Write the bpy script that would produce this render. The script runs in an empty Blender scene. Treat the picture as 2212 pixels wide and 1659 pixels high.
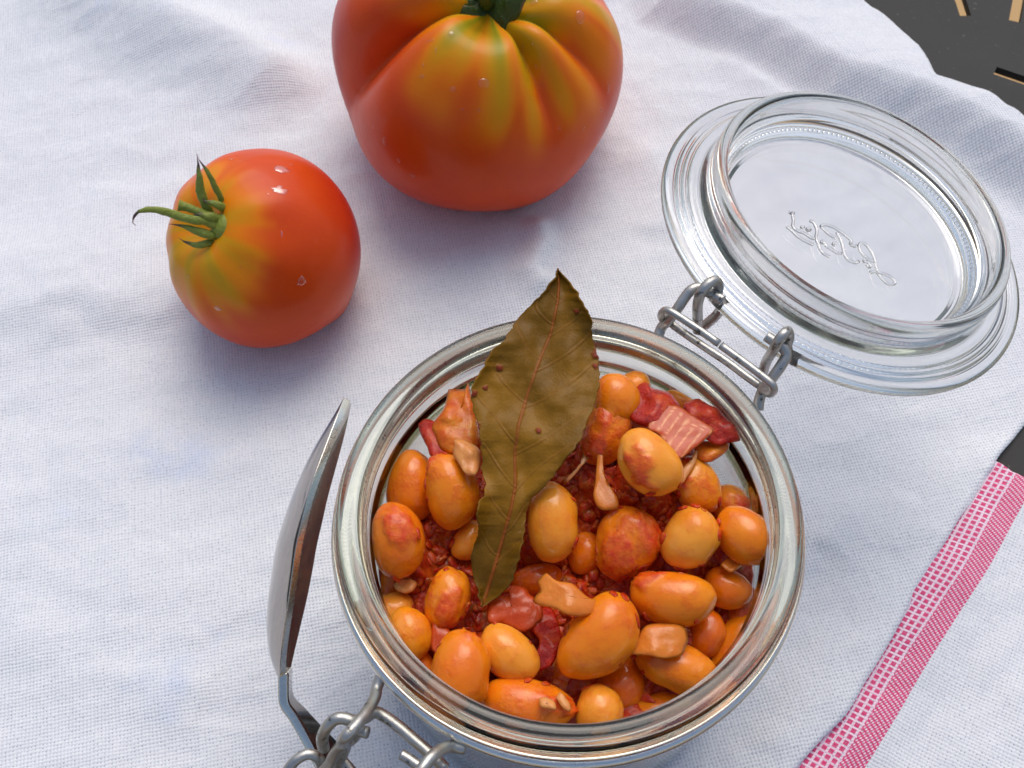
import bpy, bmesh, math, random
import numpy as np
from mathutils import Vector, Matrix, noise
from mathutils.bvhtree import BVHTree

random.seed(7)
S = 0.01                      # all lengths below are centimetres
R = math.radians
scene = bpy.context.scene

# ------------------------------------------------------------------ camera
UP = Vector((-0.018, 0.504, 0.863)).normalized()      # the vertical, seen in camera axes
RIM = Vector((1.15, -2.52, -20.48))                   # centre of the jar mouth, seen in camera axes
H = 9.0                                               # jar height
FPX = 2150.0
FW = Vector((0, 0, -1))
Yc = (FW - UP * FW.dot(UP)).normalized()
Xc = Yc.cross(UP)
ROT = Matrix((Xc, Yc, UP))                            # camera axes -> world axes
CAM = Vector((0, 0, H)) - ROT @ RIM
cam_data = bpy.data.cameras.new('camera')
cam = bpy.data.objects.new('camera', cam_data)
scene.collection.objects.link(cam)
cam.matrix_world = Matrix.Translation(CAM * S) @ ROT.to_4x4()
cam_data.lens = 36.0 * FPX / 2212
cam_data.sensor_width = 36
cam_data.clip_start = 0.01
cam_data.clip_end = 500
cam_data.dof.use_dof = True
cam_data.dof.focus_distance = 0.235
cam_data.dof.aperture_fstop = 40.0
scene.camera = cam

# ------------------------------------------------------------------ light
SUN = Vector((0.16, 0.68, 1.12)).normalized()
elev = math.asin(SUN.z)
azim = math.atan2(SUN.x, SUN.y)
world = bpy.data.worlds.new('World')
scene.world = world
world.use_nodes = True
nt = world.node_tree
bg = nt.nodes['Background']
sky = nt.nodes.new('ShaderNodeTexSky')
sky.sky_type = 'NISHITA'
sky.sun_disc = False
sky.sun_elevation = elev
sky.sun_rotation = azim
sky.air_density = 1.0
sky.dust_density = 3.5
sky.ozone_density = 1.0
nt.links.new(sky.outputs[0], bg.inputs[0])
bg.inputs[1].default_value = 0.13
sd = bpy.data.lights.new('sun', 'SUN')
sd.energy = 1.15
sd.angle = R(42)
sd.color = (1.0, 0.965, 0.92)
sun = bpy.data.objects.new('sun', sd)
scene.collection.objects.link(sun)
sun.rotation_euler = (-SUN).to_track_quat('-Z', 'Y').to_euler()
scene.view_settings.view_transform = 'Standard'
scene.view_settings.look = 'None'
scene.view_settings.exposure = 0.14
scene.view_settings.gamma = 1.0
scene.cycles.max_bounces = 24
scene.cycles.transmission_bounces = 20
scene.cycles.glossy_bounces = 10
scene.cycles.diffuse_bounces = 4
scene.cycles.sample_clamp_indirect = 6.0
scene.cycles.blur_glossy = 0.5

# ------------------------------------------------------------------ helpers
def ray(px, py):
    return (ROT @ Vector(((px - 1106) / FPX, -(py - 829.5) / FPX, -1))).normalized()

def P(px, py, z):
    """point of the photograph (2212 px wide) at world height z"""
    d = ray(px, py)
    return CAM + d * ((z - CAM.z) / d.z)

def PD(px, py, dist):
    return CAM + ray(px, py) * dist

def view_frame(px, py):
    v = ray(px, py)
    r = (ROT @ Vector((1, 0, 0)))
    r = (r - v * r.dot(v)).normalized()
    u = v.cross(r) * -1
    if u.dot(ROT @ Vector((0, 1, 0))) < 0:
        u = -u
    return v, r, u

def link(o):
    scene.collection.objects.link(o)
    return o

def tag(o, label=None, cat=None, group=None, kind=None):
    if label: o['label'] = label
    if cat: o['category'] = cat
    if group: o['group'] = group
    if kind: o['kind'] = kind
    return o

def thing(name, label, cat, loc, group=None):
    o = link(bpy.data.objects.new(name, None))
    o.empty_display_size = 0.01
    o.location = Vector(loc) * S
    o['base'] = list(loc)
    tag(o, label, cat, group)
    return o

def mk(name, verts, faces, mat, parent=None, base=None, smooth=True, attrs=None, uv=None):
    """one mesh object; verts in world centimetres"""
    if parent is not None:
        base = Vector(parent['base'])
    if base is None:
        base = Vector((0, 0, 0))
    base = Vector(base)
    me = bpy.data.meshes.new(name)
    a = np.array([tuple(v) for v in verts], dtype=float)
    a = (a - np.array(base)) * S
    me.from_pydata(a.tolist(), [], faces)
    if smooth:
        me.polygons.foreach_set('use_smooth', [True] * len(me.polygons))
    if attrs:
        for k, vals in attrs.items():
            at = me.attributes.new(k, 'FLOAT', 'POINT')
            at.data.foreach_set('value', [float(x) for x in vals])
    if mat: me.materials.append(mat)
    me.update()
    o = link(bpy.data.objects.new(name, me))
    if parent is not None:
        o.parent = parent
        o['base'] = list(base)
    else:
        o.location = base * S
        o['base'] = list(base)
    return o

def clean_props():
    for o in scene.objects:
        if 'base' in o: del o['base']

def fix_normals(o):
    bm = bmesh.new(); bm.from_mesh(o.data)
    bmesh.ops.recalc_face_normals(bm, faces=bm.faces)
    bm.to_mesh(o.data); bm.free()

def catmull(pts, n=6):
    pts = [Vector(p) for p in pts]
    q = [pts[0] * 2 - pts[1]] + pts + [pts[-1] * 2 - pts[-2]]
    out = []
    for i in range(1, len(q) - 2):
        for k in range(n):
            t = k / n
            a, b, c, d = q[i - 1], q[i], q[i + 1], q[i + 2]
            out.append(0.5 * ((2 * b) + (c - a) * t + (2 * a - 5 * b + 4 * c - d) * t * t + (3 * b - a - 3 * c + d) * t ** 3))
    out.append(pts[-1])
    return out

def tube_geo(path, rad, seg=12, closed=False, flat=1.0, flat_dir=None, caps=True):
    """rad: number or function of t"""
    n = len(path)
    V, F = [], []
    prev = None
    for i, p in enumerate(path):
        if closed:
            t = path[(i + 1) % n] - path[i - 1]
        else:
            t = path[min(i + 1, n - 1)] - path[max(i - 1, 0)]
        t.normalize()
        ref = flat_dir if flat_dir is not None else prev
        if ref is None:
            ref = Vector((0, 0, 1)) if abs(t.z) < 0.9 else Vector((1, 0, 0))
        a = (ref - t * ref.dot(t))
        if a.length < 1e-5: a = t.orthogonal()
        a.normalize(); b = t.cross(a)
        prev = a
        r = rad(i / (n - 1)) if callable(rad) else rad
        for k in range(seg):
            w = 2 * math.pi * k / seg
            V.append(p + a * (math.cos(w) * r * flat) + b * (math.sin(w) * r))
    m = n if closed else n - 1
    for i in range(m):
        for k in range(seg):
            a0 = i * seg + k; a1 = i * seg + (k + 1) % seg
            b0 = ((i + 1) % n) * seg + k; b1 = ((i + 1) % n) * seg + (k + 1) % seg
            F.append((a0, a1, b1, b0))
    if not closed and caps:
        F.append(tuple(range(seg - 1, -1, -1)))
        F.append(tuple((n - 1) * seg + k for k in range(seg)))
    return V, F

def tube(name, path, rad, mat, parent=None, **kw):
    V, F = tube_geo(path, rad, **kw)
    o = mk(name, V, F, mat, parent)
    fix_normals(o)
    return o

def lathe_geo(profile, origin, axis, seg=160, xref=None):
    axis = Vector(axis).normalized()
    xa = (xref or Vector((1, 0, 0)))
    xa = (xa - axis * xa.dot(axis)).normalized(); ya = axis.cross(xa)
    V, F = [], []
    ring = []
    for (r, z) in profile:
        if r < 1e-6:
            ring.append((len(V), 1)); V.append(origin + axis * z)
        else:
            ring.append((len(V), seg))
            for k in range(seg):
                w = 2 * math.pi * k / seg
                V.append(origin + axis * z + (xa * math.cos(w) + ya * math.sin(w)) * r)
    for i in range(len(profile) - 1):
        (a, na), (b, nb) = ring[i], ring[i + 1]
        for k in range(seg):
            k1 = (k + 1) % seg
            if na == 1: F.append((a, b + k1, b + k))
            elif nb == 1: F.append((a + k, a + k1, b))
            else: F.append((a + k, a + k1, b + k1, b + k))
    return V, F

def smooth_profile(pts, n=4):
    """rounds a polyline profile gently; keeps the axis points"""
    v = catmull([Vector((p[0], p[1], 0)) for p in pts], n)
    return [(max(0.0, p.x), p.y) for p in v]

def ns(p, f, o=0.0):
    return noise.noise(Vector((p[0] * f + o, p[1] * f + o * 1.7, (p[2] if len(p) > 2 else 0) * f - o)))

def sstep(a, b, x):
    t = min(1.0, max(0.0, (x - a) / (b - a)))
    return t * t * (3 - 2 * t)

# ------------------------------------------------------------------ node helpers
def mat_new(name):
    m = bpy.data.materials.new(name); m.use_nodes = True
    n = m.node_tree.nodes; l = m.node_tree.links
    return m, n, l, n['Principled BSDF']

def N(nodes, typ, **kw):
    x = nodes.new(typ)
    for k, v in kw.items():
        if k == 'inp':
            for a, b in v.items(): x.inputs[a].default_value = b
        else: setattr(x, k, v)
    return x

def ramp(nodes, stops):
    r = nodes.new('ShaderNodeValToRGB')
    e = r.color_ramp.elements
    e[0].position, e[0].color = stops[0][0], (*stops[0][1], 1)
    e[1].position, e[1].color = stops[-1][0], (*stops[-1][1], 1)
    for p, c in stops[1:-1]:
        x = e.new(p); x.color = (*c, 1)
    return r

def mixc(nodes, links, fac, a, b, mode='MIX'):
    m = nodes.new('ShaderNodeMix'); m.data_type = 'RGBA'; m.blend_type = mode
    for sock, v in ((m.inputs[0], fac), (m.inputs[6], a), (m.inputs[7], b)):
        if hasattr(v, 'links'): links.new(v, sock)
        elif isinstance(v, (int, float)): sock.default_value = v
        else: sock.default_value = (*v, 1)
    return m.outputs[2]

def math_n(nodes, links, op, a, b=None, c=None, clamp=False):
    m = nodes.new('ShaderNodeMath'); m.operation = op; m.use_clamp = clamp
    for i, v in enumerate((a, b, c)):
        if v is None: continue
        if hasattr(v, 'links'): links.new(v, m.inputs[i])
        else: m.inputs[i].default_value = v
    return m.outputs[0]

def attr(nodes, name):
    a = nodes.new('ShaderNodeAttribute'); a.attribute_name = name
    return a.outputs['Fac']

def noise_n(nodes, links, vec, scale, detail=4, rough=0.5):
    t = nodes.new('ShaderNodeTexNoise')
    t.inputs['Scale'].default_value = scale; t.inputs['Detail'].default_value = detail
    t.inputs['Roughness'].default_value = rough
    links.new(vec, t.inputs['Vector'])
    return t.outputs['Fac']

def bump_n(nodes, links, height, strength, dist, normal=None):
    b = nodes.new('ShaderNodeBump')
    b.inputs['Strength'].default_value = strength
    b.inputs['Distance'].default_value = dist
    links.new(height, b.inputs['Height'])
    if normal is not None: links.new(normal, b.inputs['Normal'])
    return b.outputs['Normal']

def objco(nodes):
    return nodes.new('ShaderNodeTexCoord').outputs['Object']

# ------------------------------------------------------------------ materials
def glass_mat(name, tint, dens, rough=0.0):
    m, n, l, b = mat_new(name)
    b.inputs['Base Color'].default_value = (1, 1, 1, 1)
    b.inputs['Transmission Weight'].default_value = 1.0
    b.inputs['Roughness'].default_value = rough
    b.inputs['IOR'].default_value = 1.5
    va = n.new('ShaderNodeVolumeAbsorption')
    va.inputs['Color'].default_value = (*tint, 1)
    va.inputs['Density'].default_value = dens
    l.new(va.outputs[0], n['Material Output'].inputs['Volume'])
    return m, n, l, b

M = {}
M['glass'], n, l, b = glass_mat('jar_glass', (0.60, 0.67, 0.48), 85.0)
co = objco(n)

M['lid_glass'], n, l, b = glass_mat('lid_glass', (0.74, 0.77, 0.74), 60.0, 0.08)
co = objco(n)
l.new(bump_n(n, l, noise_n(n, l, co, 22, 1), 0.03, 0.002), b.inputs['Normal'])
def wet(name, base, rough):
    m, n, l, b = mat_new(name)
    n.remove(b)
    tr = n.new('ShaderNodeBsdfTransparent'); gl = n.new('ShaderNodeBsdfGlossy'); gl.inputs['Roughness'].default_value = rough
    tr.inputs['Color'].default_value = (0.97, 0.93, 0.90, 1)
    fr = n.new('ShaderNodeFresnel'); fr.inputs['IOR'].default_value = 1.5
    f = math_n(n, l, 'ADD', fr.outputs[0], base, clamp=True)
    ge = n.new('ShaderNodeNewGeometry')
    f = math_n(n, l, 'MULTIPLY', f, math_n(n, l, 'SUBTRACT', 1.0, ge.outputs['Backfacing']))
    mx = n.new('ShaderNodeMixShader'); l.new(f, mx.inputs[0]); l.new(tr.outputs[0], mx.inputs[1]); l.new(gl.outputs[0], mx.inputs[2])
    l.new(mx.outputs[0], n['Material Output'].inputs['Surface'])
    return m
M['water'] = wet('water_drop', 0.03, 0.03)
M['film'] = wet('wet_film', 0.16, 0.25)

def metal(name, col, rough, pit=0.0, bumps=0.3):
    m, n, l, b = mat_new(name)
    b.inputs['Metallic'].default_value = 1.0
    co = objco(n)
    f1 = noise_n(n, l, co, 420, 5, 0.6)
    f2 = noise_n(n, l, co, 900, 3)
    if pit:
        rp = ramp(n, [(0.0, (0.10, 0.09, 0.08)), (0.34, (0.13, 0.12, 0.10)), (0.41, tuple(c * .8 for c in col)), (1.0, col)])
        l.new(f1, rp.inputs[0])
        l.new(rp.outputs[0], b.inputs['Base Color'])
    else:
        b.inputs['Base Color'].default_value = (*col, 1)
    r = math_n(n, l, 'MULTIPLY_ADD', f2, 0.25, rough - 0.1)
    l.new(r, b.inputs['Roughness'])
    if bumps:
        l.new(bump_n(n, l, f1, bumps, 0.0003), b.inputs['Normal'])
    return m
M['wire'] = metal('galvanised_wire', (0.60, 0.59, 0.55), 0.42, pit=1, bumps=0.5)
M['band'] = metal('bright_wire', (0.85, 0.84, 0.80), 0.28, bumps=0.35)
M['steel'] = metal('steel_painted_reflection', (0.38, 0.345, 0.315), 0.10, bumps=0)  # steel colour darkened to stand for a dark reflection
M['steel_painted_glint'] = metal('steel_painted_glint', (0.80, 0.77, 0.68), 0.24, bumps=0)  # brighter colour on the edge faces, a glint painted along the spoon's rim
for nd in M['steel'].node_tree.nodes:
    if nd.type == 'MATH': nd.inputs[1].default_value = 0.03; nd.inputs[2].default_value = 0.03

# beans
def bean_mat():
    m, n, l, b = mat_new('cooked_bean')
    co = objco(n)
    info = n.new('ShaderNodeObjectInfo')
    sep = n.new('ShaderNodeSeparateColor'); l.new(info.outputs['Color'], sep.inputs[0])
    off = n.new('ShaderNodeVectorMath'); off.operation = 'ADD'
    l.new(co, off.inputs[0]); l.new(info.outputs['Random'], off.inputs[1])
    v = off.outputs[0]
    big = noise_n(n, l, v, 130, 3)
    tone = math_n(n, l, 'ADD', sep.outputs[0], math_n(n, l, 'MULTIPLY_ADD', big, 0.6, -0.34), clamp=True)
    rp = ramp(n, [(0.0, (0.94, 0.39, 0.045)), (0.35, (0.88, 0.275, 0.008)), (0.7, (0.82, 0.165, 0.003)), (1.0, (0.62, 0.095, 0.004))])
    l.new(tone, rp.inputs[0])
    # sauce film: broad film plus the modelled smears
    film = math_n(n, l, 'SMOOTHSTEP' if False else 'MULTIPLY', noise_n(n, l, v, 260, 6, 0.65), 1.0)
    fm = n.new('ShaderNodeMapRange'); fm.interpolation_type = 'SMOOTHSTEP'
    fm.inputs['From Min'].default_value = 0.45; fm.inputs['From Max'].default_value = 0.68
    l.new(film, fm.inputs['Value'])
    filmf = math_n(n, l, 'MULTIPLY', fm.outputs[0], sep.outputs[1], clamp=True)
    sm = attr(n, 'sauce')
    fac = math_n(n, l, 'MAXIMUM', filmf, sm, clamp=True)
    red = ramp(n, [(0.3, (0.66, 0.045, 0.006)), (0.7, (0.82, 0.17, 0.010))])
    l.new(noise_n(n, l, v, 500, 4), red.inputs[0])
    c = mixc(n, l, fac, rp.outputs[0], red.outputs[0])
    fine = noise_n(n, l, v, 2600, 3)
    spk = n.new('ShaderNodeMapRange'); spk.inputs['From Min'].default_value = 0.66; spk.inputs['From Max'].default_value = 0.75
    l.new(fine, spk.inputs['Value'])
    c = mixc(n, l, math_n(n, l, 'MULTIPLY', spk.outputs[0], 0.45), c, (0.45, 0.08, 0.02))
    l.new(c, b.inputs['Base Color'])
    b.inputs['Subsurface Weight'].default_value = 0.40
    b.inputs['Subsurface Radius'].default_value = (1.0, 0.40, 0.08)
    b.inputs['Subsurface Scale'].default_value = 0.0030
    rr = math_n(n, l, 'MULTIPLY_ADD', big, 0.22, 0.12)
    rr = math_n(n, l, 'ADD', rr, math_n(n, l, 'MULTIPLY', fac, 0.10))
    l.new(rr, b.inputs['Roughness'])
    b.inputs['Coat Weight'].default_value = 0.45
    b.inputs['Coat Roughness'].default_value = 0.07
    b.inputs['Specular IOR Level'].default_value = 0.22
    h = math_n(n, l, 'MULTIPLY_ADD', noise_n(n, l, v, 900, 5, 0.6), math_n(n, l, 'MULTIPLY_ADD', fac, 1.2, 0.18), 0.0)
    l.new(bump_n(n, l, h, 0.55, 0.0006), b.inputs['Normal'])
    return m
M['bean'] = bean_mat()

def pulp_mat(name, dark, mid, light, sss=0.5, scale=0.002, bump=0.8, rough=0.24, fs=300):
    m, n, l, b = mat_new(name)
    co = objco(n)
    info = n.new('ShaderNodeObjectInfo')
    off = n.new('ShaderNodeVectorMath'); off.operation = 'ADD'
    l.new(co, off.inputs[0]); l.new(info.outputs['Random'], off.inputs[1])
    v = off.outputs[0]
    f = noise_n(n, l, v, fs, 6, 0.62)
    rp = ramp(n, [(0.32, dark), (0.5, mid), (0.70, light)])
    l.new(f, rp.inputs[0])
    l.new(rp.outputs[0], b.inputs['Base Color'])
    b.inputs['Subsurface Weight'].default_value = sss
    b.inputs['Subsurface Radius'].default_value = (1.0, 0.25, 0.12)
    b.inputs['Subsurface Scale'].default_value = scale
    b.inputs['Roughness'].default_value = rough
    b.inputs['Coat Weight'].default_value = 0.25
    b.inputs['Coat Roughness'].default_value = 0.05
    b.inputs['Specular IOR Level'].default_value = 0.25
    h = math_n(n, l, 'ADD', noise_n(n, l, v, 700, 5, 0.65), math_n(n, l, 'MULTIPLY', f, 1.5))
    l.new(bump_n(n, l, h, bump, 0.0011), b.inputs['Normal'])
    return m
M['sauce'] = pulp_mat('tomato_sauce', (0.22, 0.008, 0.004), (0.50, 0.036, 0.006), (0.74, 0.17, 0.010), fs=150, bump=0.5, rough=0.16)
M['pulp'] = pulp_mat('tomato_pulp', (0.32, 0.007, 0.005), (0.50, 0.022, 0.006), (0.64, 0.09, 0.008), bump=0.6)
M['pulp_bits'] = pulp_mat('tomato_pulp_bits', (0.42, 0.012, 0.006), (0.62, 0.055, 0.008), (0.78, 0.20, 0.02), bump=0.4, rough=0.14, fs=500)
M['orange_pulp'] = pulp_mat('orange_pulp', (0.60, 0.07, 0.008), (0.72, 0.18, 0.010), (0.80, 0.32, 0.02), bump=0.35, fs=180)

def onion_mat(name, a, c):
    m, n, l, b = mat_new(name)
    co = objco(n)
    st = attr(n, 'stripe')
    f = noise_n(n, l, co, 260, 4)
    base = mixc(n, l, f, a, c)
    base = mixc(n, l, math_n(n, l, 'MULTIPLY', st, 1.0), base, (0.86, 0.36, 0.14))
    l.new(base, b.inputs['Base Color'])
    b.inputs['Coat Weight'].default_value = 0.3
    b.inputs['Coat Roughness'].default_value = 0.15
    b.inputs['Specular IOR Level'].default_value = 0.2
    b.inputs['Subsurface Weight'].default_value = 0.35
    b.inputs['Subsurface Radius'].default_value = (1.0, 0.4, 0.15)
    b.inputs['Subsurface Scale'].default_value = 0.003
    b.inputs['Roughness'].default_value = 0.26
    l.new(bump_n(n, l, noise_n(n, l, co, 800, 4), 0.4, 0.0006), b.inputs['Normal'])
    return m
M['onion'] = onion_mat('stewed_onion', (0.58, 0.090, 0.012), (0.50, 0.050, 0.008))
M['onion_orange'] = onion_mat('stewed_onion_orange', (0.74, 0.26, 0.03), (0.66, 0.15, 0.014))
M['onion_pale'] = onion_mat('stewed_onion_pale', (0.76, 0.36, 0.10), (0.66, 0.20, 0.05))

# tomato skin: attributes 'green' (streaks by the stem), 'deep' (deeper red)
def tomato_mat():
    m, n, l, b = mat_new('tomato_skin')
    co = objco(n)
    g = attr(n, 'green'); d = attr(n, 'deep')
    f = noise_n(n, l, co, 70, 4)
    base = mixc(n, l, f, (0.60, 0.050, 0.006), (0.72, 0.080, 0.006))
    base = mixc(n, l, d, base, (0.50, 0.016, 0.010))
    rp = ramp(n, [(0.0, (0.74, 0.085, 0.005)), (0.30, (0.80, 0.20, 0.004)), (0.58, (0.64, 0.29, 0.005)), (0.85, (0.36, 0.28, 0.008)), (1.0, (0.24, 0.22, 0.008))])
    l.new(g, rp.inputs[0])
    fg = n.new('ShaderNodeMapRange'); fg.inputs['From Max'].default_value = 0.35
    l.new(g, fg.inputs['Value'])
    base = mixc(n, l, fg.outputs[0], base, rp.outputs[0])
    dots = n.new('ShaderNodeTexVoronoi'); dots.inputs['Scale'].default_value = 900
    l.new(co, dots.inputs['Vector'])
    dm = n.new('ShaderNodeMapRange'); dm.inputs['From Min'].default_value = 0.16; dm.inputs['From Max'].default_value = 0.05
    l.new(dots.outputs['Distance'], dm.inputs['Value'])
    base = mixc(n, l, math_n(n, l, 'MULTIPLY', dm.outputs[0], 0.25), base, (0.80, 0.30, 0.05))
    l.new(base, b.inputs['Base Color'])
    b.inputs['Subsurface Weight'].default_value = 0.12
    b.inputs['Subsurface Radius'].default_value = (1.0, 0.3, 0.1)
    b.inputs['Subsurface Scale'].default_value = 0.004
    r = math_n(n, l, 'MULTIPLY_ADD', noise_n(n, l, co, 45, 3), 0.25, 0.24)
    l.new(r, b.inputs['Roughness'])
    b.inputs['Coat Weight'].default_value = 0.10
    b.inputs['Coat Roughness'].default_value = 0.08
    b.inputs['Specular IOR Level'].default_value = 0.16
    l.new(bump_n(n, l, noise_n(n, l, co, 240, 5, 0.6), 0.10, 0.001), b.inputs['Normal'])
    return m
M['tomato'] = tomato_mat()

def sepal_mat(name, g1, g2, tip):
    m, n, l, b = mat_new(name)
    co = objco(n)
    t = attr(n, 'tip')
    f = noise_n(n, l, co, 700, 4)
    base = mixc(n, l, f, g1, g2)
    tt = math_n(n, l, 'ADD', t, math_n(n, l, 'MULTIPLY_ADD', noise_n(n, l, co, 300, 3), 0.9, -0.45), clamp=True)
    mr = n.new('ShaderNodeMapRange'); mr.inputs['From Min'].default_value = 0.62; mr.inputs['From Max'].default_value = 0.9
    l.new(tt, mr.inputs['Value'])
    base = mixc(n, l, mr.outputs[0], base, tip)
    l.new(base, b.inputs['Base Color'])
    b.inputs['Roughness'].default_value = 0.5
    b.inputs['Subsurface Weight'].default_value = 0.2
    b.inputs['Subsurface Scale'].default_value = 0.001
    l.new(bump_n(n, l, noise_n(n, l, co, 1500, 4), 0.6, 0.0005), b.inputs['Normal'])
    return m
M['sepal'] = sepal_mat('green_calyx', (0.15, 0.20, 0.016), (0.30, 0.34, 0.045), (0.075, 0.045, 0.045))
M['sepal_dark'] = sepal_mat('dark_green_calyx', (0.022, 0.050, 0.003), (0.065, 0.105, 0.005), (0.30, 0.17, 0.07))

def leaf_mat():
    m, n, l, b = mat_new('dried_bay_leaf')
    co = objco(n)
    v = attr(n, 'vein'); mid = attr(n, 'midrib'); st = attr(n, 'stain')
    f = noise_n(n, l, co, 38, 5, 0.6)
    base = ramp(n, [(0.30, (0.085, 0.042, 0.002)), (0.52, (0.165, 0.076, 0.003)), (0.72, (0.290, 0.132, 0.007))])
    l.new(f, base.inputs[0])
    vo = n.new('ShaderNodeTexVoronoi'); vo.feature = 'DISTANCE_TO_EDGE'; vo.inputs['Scale'].default_value = 480
    l.new(co, vo.inputs['Vector'])
    cell = n.new('ShaderNodeMapRange'); cell.inputs['From Min'].default_value = 0.0; cell.inputs['From Max'].default_value = 0.09
    cell.inputs['To Min'].default_value = 1; cell.inputs['To Max'].default_value = 0
    l.new(vo.outputs['Distance'], cell.inputs['Value'])
    vo2 = n.new('ShaderNodeTexVoronoi'); vo2.feature = 'DISTANCE_TO_EDGE'; vo2.inputs['Scale'].default_value = 1100
    l.new(co, vo2.inputs['Vector'])
    c = mixc(n, l, math_n(n, l, 'MULTIPLY', cell.outputs[0], 0.10), base.outputs[0], (0.27, 0.15, 0.03))
    c = mixc(n, l, math_n(n, l, 'MULTIPLY', v, 0.35), c, (0.26, 0.10, 0.02))
    c = mixc(n, l, mid, c, (0.30, 0.080, 0.014))
    c = mixc(n, l, st, c, (0.22, 0.035, 0.012))
    l.new(c, b.inputs['Base Color'])
    b.inputs['Roughness'].default_value = 0.45
    b.inputs['Specular IOR Level'].default_value = 0.18
    h = math_n(n, l, 'ADD', math_n(n, l, 'MULTIPLY', cell.outputs[0], 0.12), math_n(n, l, 'MULTIPLY', vo2.outputs['Distance'], 0.7))
    h = math_n(n, l, 'ADD', h, math_n(n, l, 'MULTIPLY', v, 0.8))
    l.new(bump_n(n, l, h, 0.30, 0.0003), b.inputs['Normal'])
    return m
M['leaf'] = leaf_mat()

# linen: uv-free, weave follows the sheet's own 'wu','wv' coordinates (cm)
def cloth_mat(name, stripe):
    m, n, l, b = mat_new(name)
    co = objco(n)
    wu, wv = attr(n, 'wu'), attr(n, 'wv')
    cmb = n.new('ShaderNodeCombineXYZ'); l.new(wu, cmb.inputs[0]); l.new(wv, cmb.inputs[1])
    W = cmb.outputs[0]
    k = 2 * math.pi / 0.098
    wob = noise_n(n, l, W, 1.3, 4)
    u2 = math_n(n, l, 'MULTIPLY_ADD', wob, 0.09, wu)
    v2 = math_n(n, l, 'MULTIPLY_ADD', noise_n(n, l, W, 1.7, 4), 0.09, wv)
    su = math_n(n, l, 'SINE', math_n(n, l, 'MULTIPLY', u2, k))
    sv = math_n(n, l, 'SINE', math_n(n, l, 'MULTIPLY', v2, k))
    # slubs: thread thickness varies along each thread
    mp = n.new('ShaderNodeMapping'); mp.inputs['Scale'].default_value = (11, 0.9, 1); l.new(W, mp.inputs[0])
    slu = noise_n(n, l, mp.outputs[0], 1.0, 2)
    mp2 = n.new('ShaderNodeMapping'); mp2.inputs['Scale'].default_value = (0.9, 11, 1); l.new(W, mp2.inputs[0])
    slv = noise_n(n, l, mp2.outputs[0], 1.0, 2)
    weave = math_n(n, l, 'ADD', su, sv)
    gap_shade = n.new('ShaderNodeMapRange'); gap_shade.inputs['From Min'].default_value = -0.5; gap_shade.inputs['From Max'].default_value = -1.8
    l.new(weave, gap_shade.inputs['Value'])
    height = math_n(n, l, 'ADD', weave, math_n(n, l, 'MULTIPLY', math_n(n, l, 'ADD', slu, slv), 3.0))
    fz = noise_n(n, l, W, 30, 3)
    height = math_n(n, l, 'ADD', height, math_n(n, l, 'MULTIPLY', fz, 1.5))
    sl = math_n(n, l, 'MULTIPLY_ADD', math_n(n, l, 'ADD', slu, slv), 0.5, 0.0)
    base = mixc(n, l, sl, (0.68, 0.70, 0.72), (0.86, 0.872, 0.885))
    # faint blue blotches, mostly on the left of the linen
    bl = noise_n(n, l, W, 0.22, 4, 0.6)
    bm_ = n.new('ShaderNodeMapRange'); bm_.interpolation_type = 'SMOOTHSTEP'
    bm_.inputs['From Min'].default_value = 0.56; bm_.inputs['From Max'].default_value = 0.74
    l.new(bl, bm_.inputs['Value'])
    left = attr(n, 'blue')
    base = mixc(n, l, math_n(n, l, 'MULTIPLY', math_n(n, l, 'MULTIPLY', bm_.outputs[0], left), 0.55), base, (0.56, 0.64, 0.83))
    if stripe:
        s = attr(n, 'ss'); t = attr(n, 'st')
        kk = 2 * math.pi / 0.125
        a1 = math_n(n, l, 'SINE', math_n(n, l, 'MULTIPLY', s, kk))
        a2 = math_n(n, l, 'SINE', math_n(n, l, 'MULTIPLY', math_n(n, l, 'ADD', t, math_n(n, l, 'MULTIPLY', s, 0.55)), kk))
        chk = math_n(n, l, 'MULTIPLY', a1, a2)
        cm = n.new('ShaderNodeMapRange'); cm.inputs['From Min'].default_value = 0.05; cm.inputs['From Max'].default_value = 0.45
        l.new(chk, cm.inputs['Value'])
        pinkv = mixc(n, l, noise_n(n, l, W, 3.0, 4), (0.66, 0.022, 0.13), (0.78, 0.12, 0.26))
        solid = mixc(n, l, math_n(n, l, 'MULTIPLY', cm.outputs[0], 0.95), pinkv, (0.88, 0.72, 0.80))
        # light lines of the ladder pattern on the inner half
        a3 = math_n(n, l, 'SINE', math_n(n, l, 'MULTIPLY', s, 2 * math.pi / 0.215))
        lm1 = n.new('ShaderNodeMapRange'); lm1.inputs['From Min'].default_value = 0.2; lm1.inputs['From Max'].default_value = 0.7
        l.new(a3, lm1.inputs['Value'])
        a4 = math_n(n, l, 'SINE', math_n(n, l, 'MULTIPLY', t, 2 * math.pi / 0.17))
        lm2 = n.new('ShaderNodeMapRange'); lm2.inputs['From Min'].default_value = 0.3; lm2.inputs['From Max'].default_value = 0.8
        l.new(a4, lm2.inputs['Value'])
        lad = math_n(n, l, 'MAXIMUM', lm1.outputs[0], lm2.outputs[0])
        ladc = mixc(n, l, math_n(n, l, 'MULTIPLY', lad, 0.95), pinkv, (0.88, 0.70, 0.79))
        half = math_n(n, l, 'GREATER_THAN', s, 0.64)
        pat = mixc(n, l, half, solid, ladc)
        e1 = math_n(n, l, 'GREATER_THAN', s, 0.0)
        e2 = math_n(n, l, 'LESS_THAN', s, 1.75)
        base = mixc(n, l, math_n(n, l, 'MULTIPLY', e1, e2), base, pat)
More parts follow.
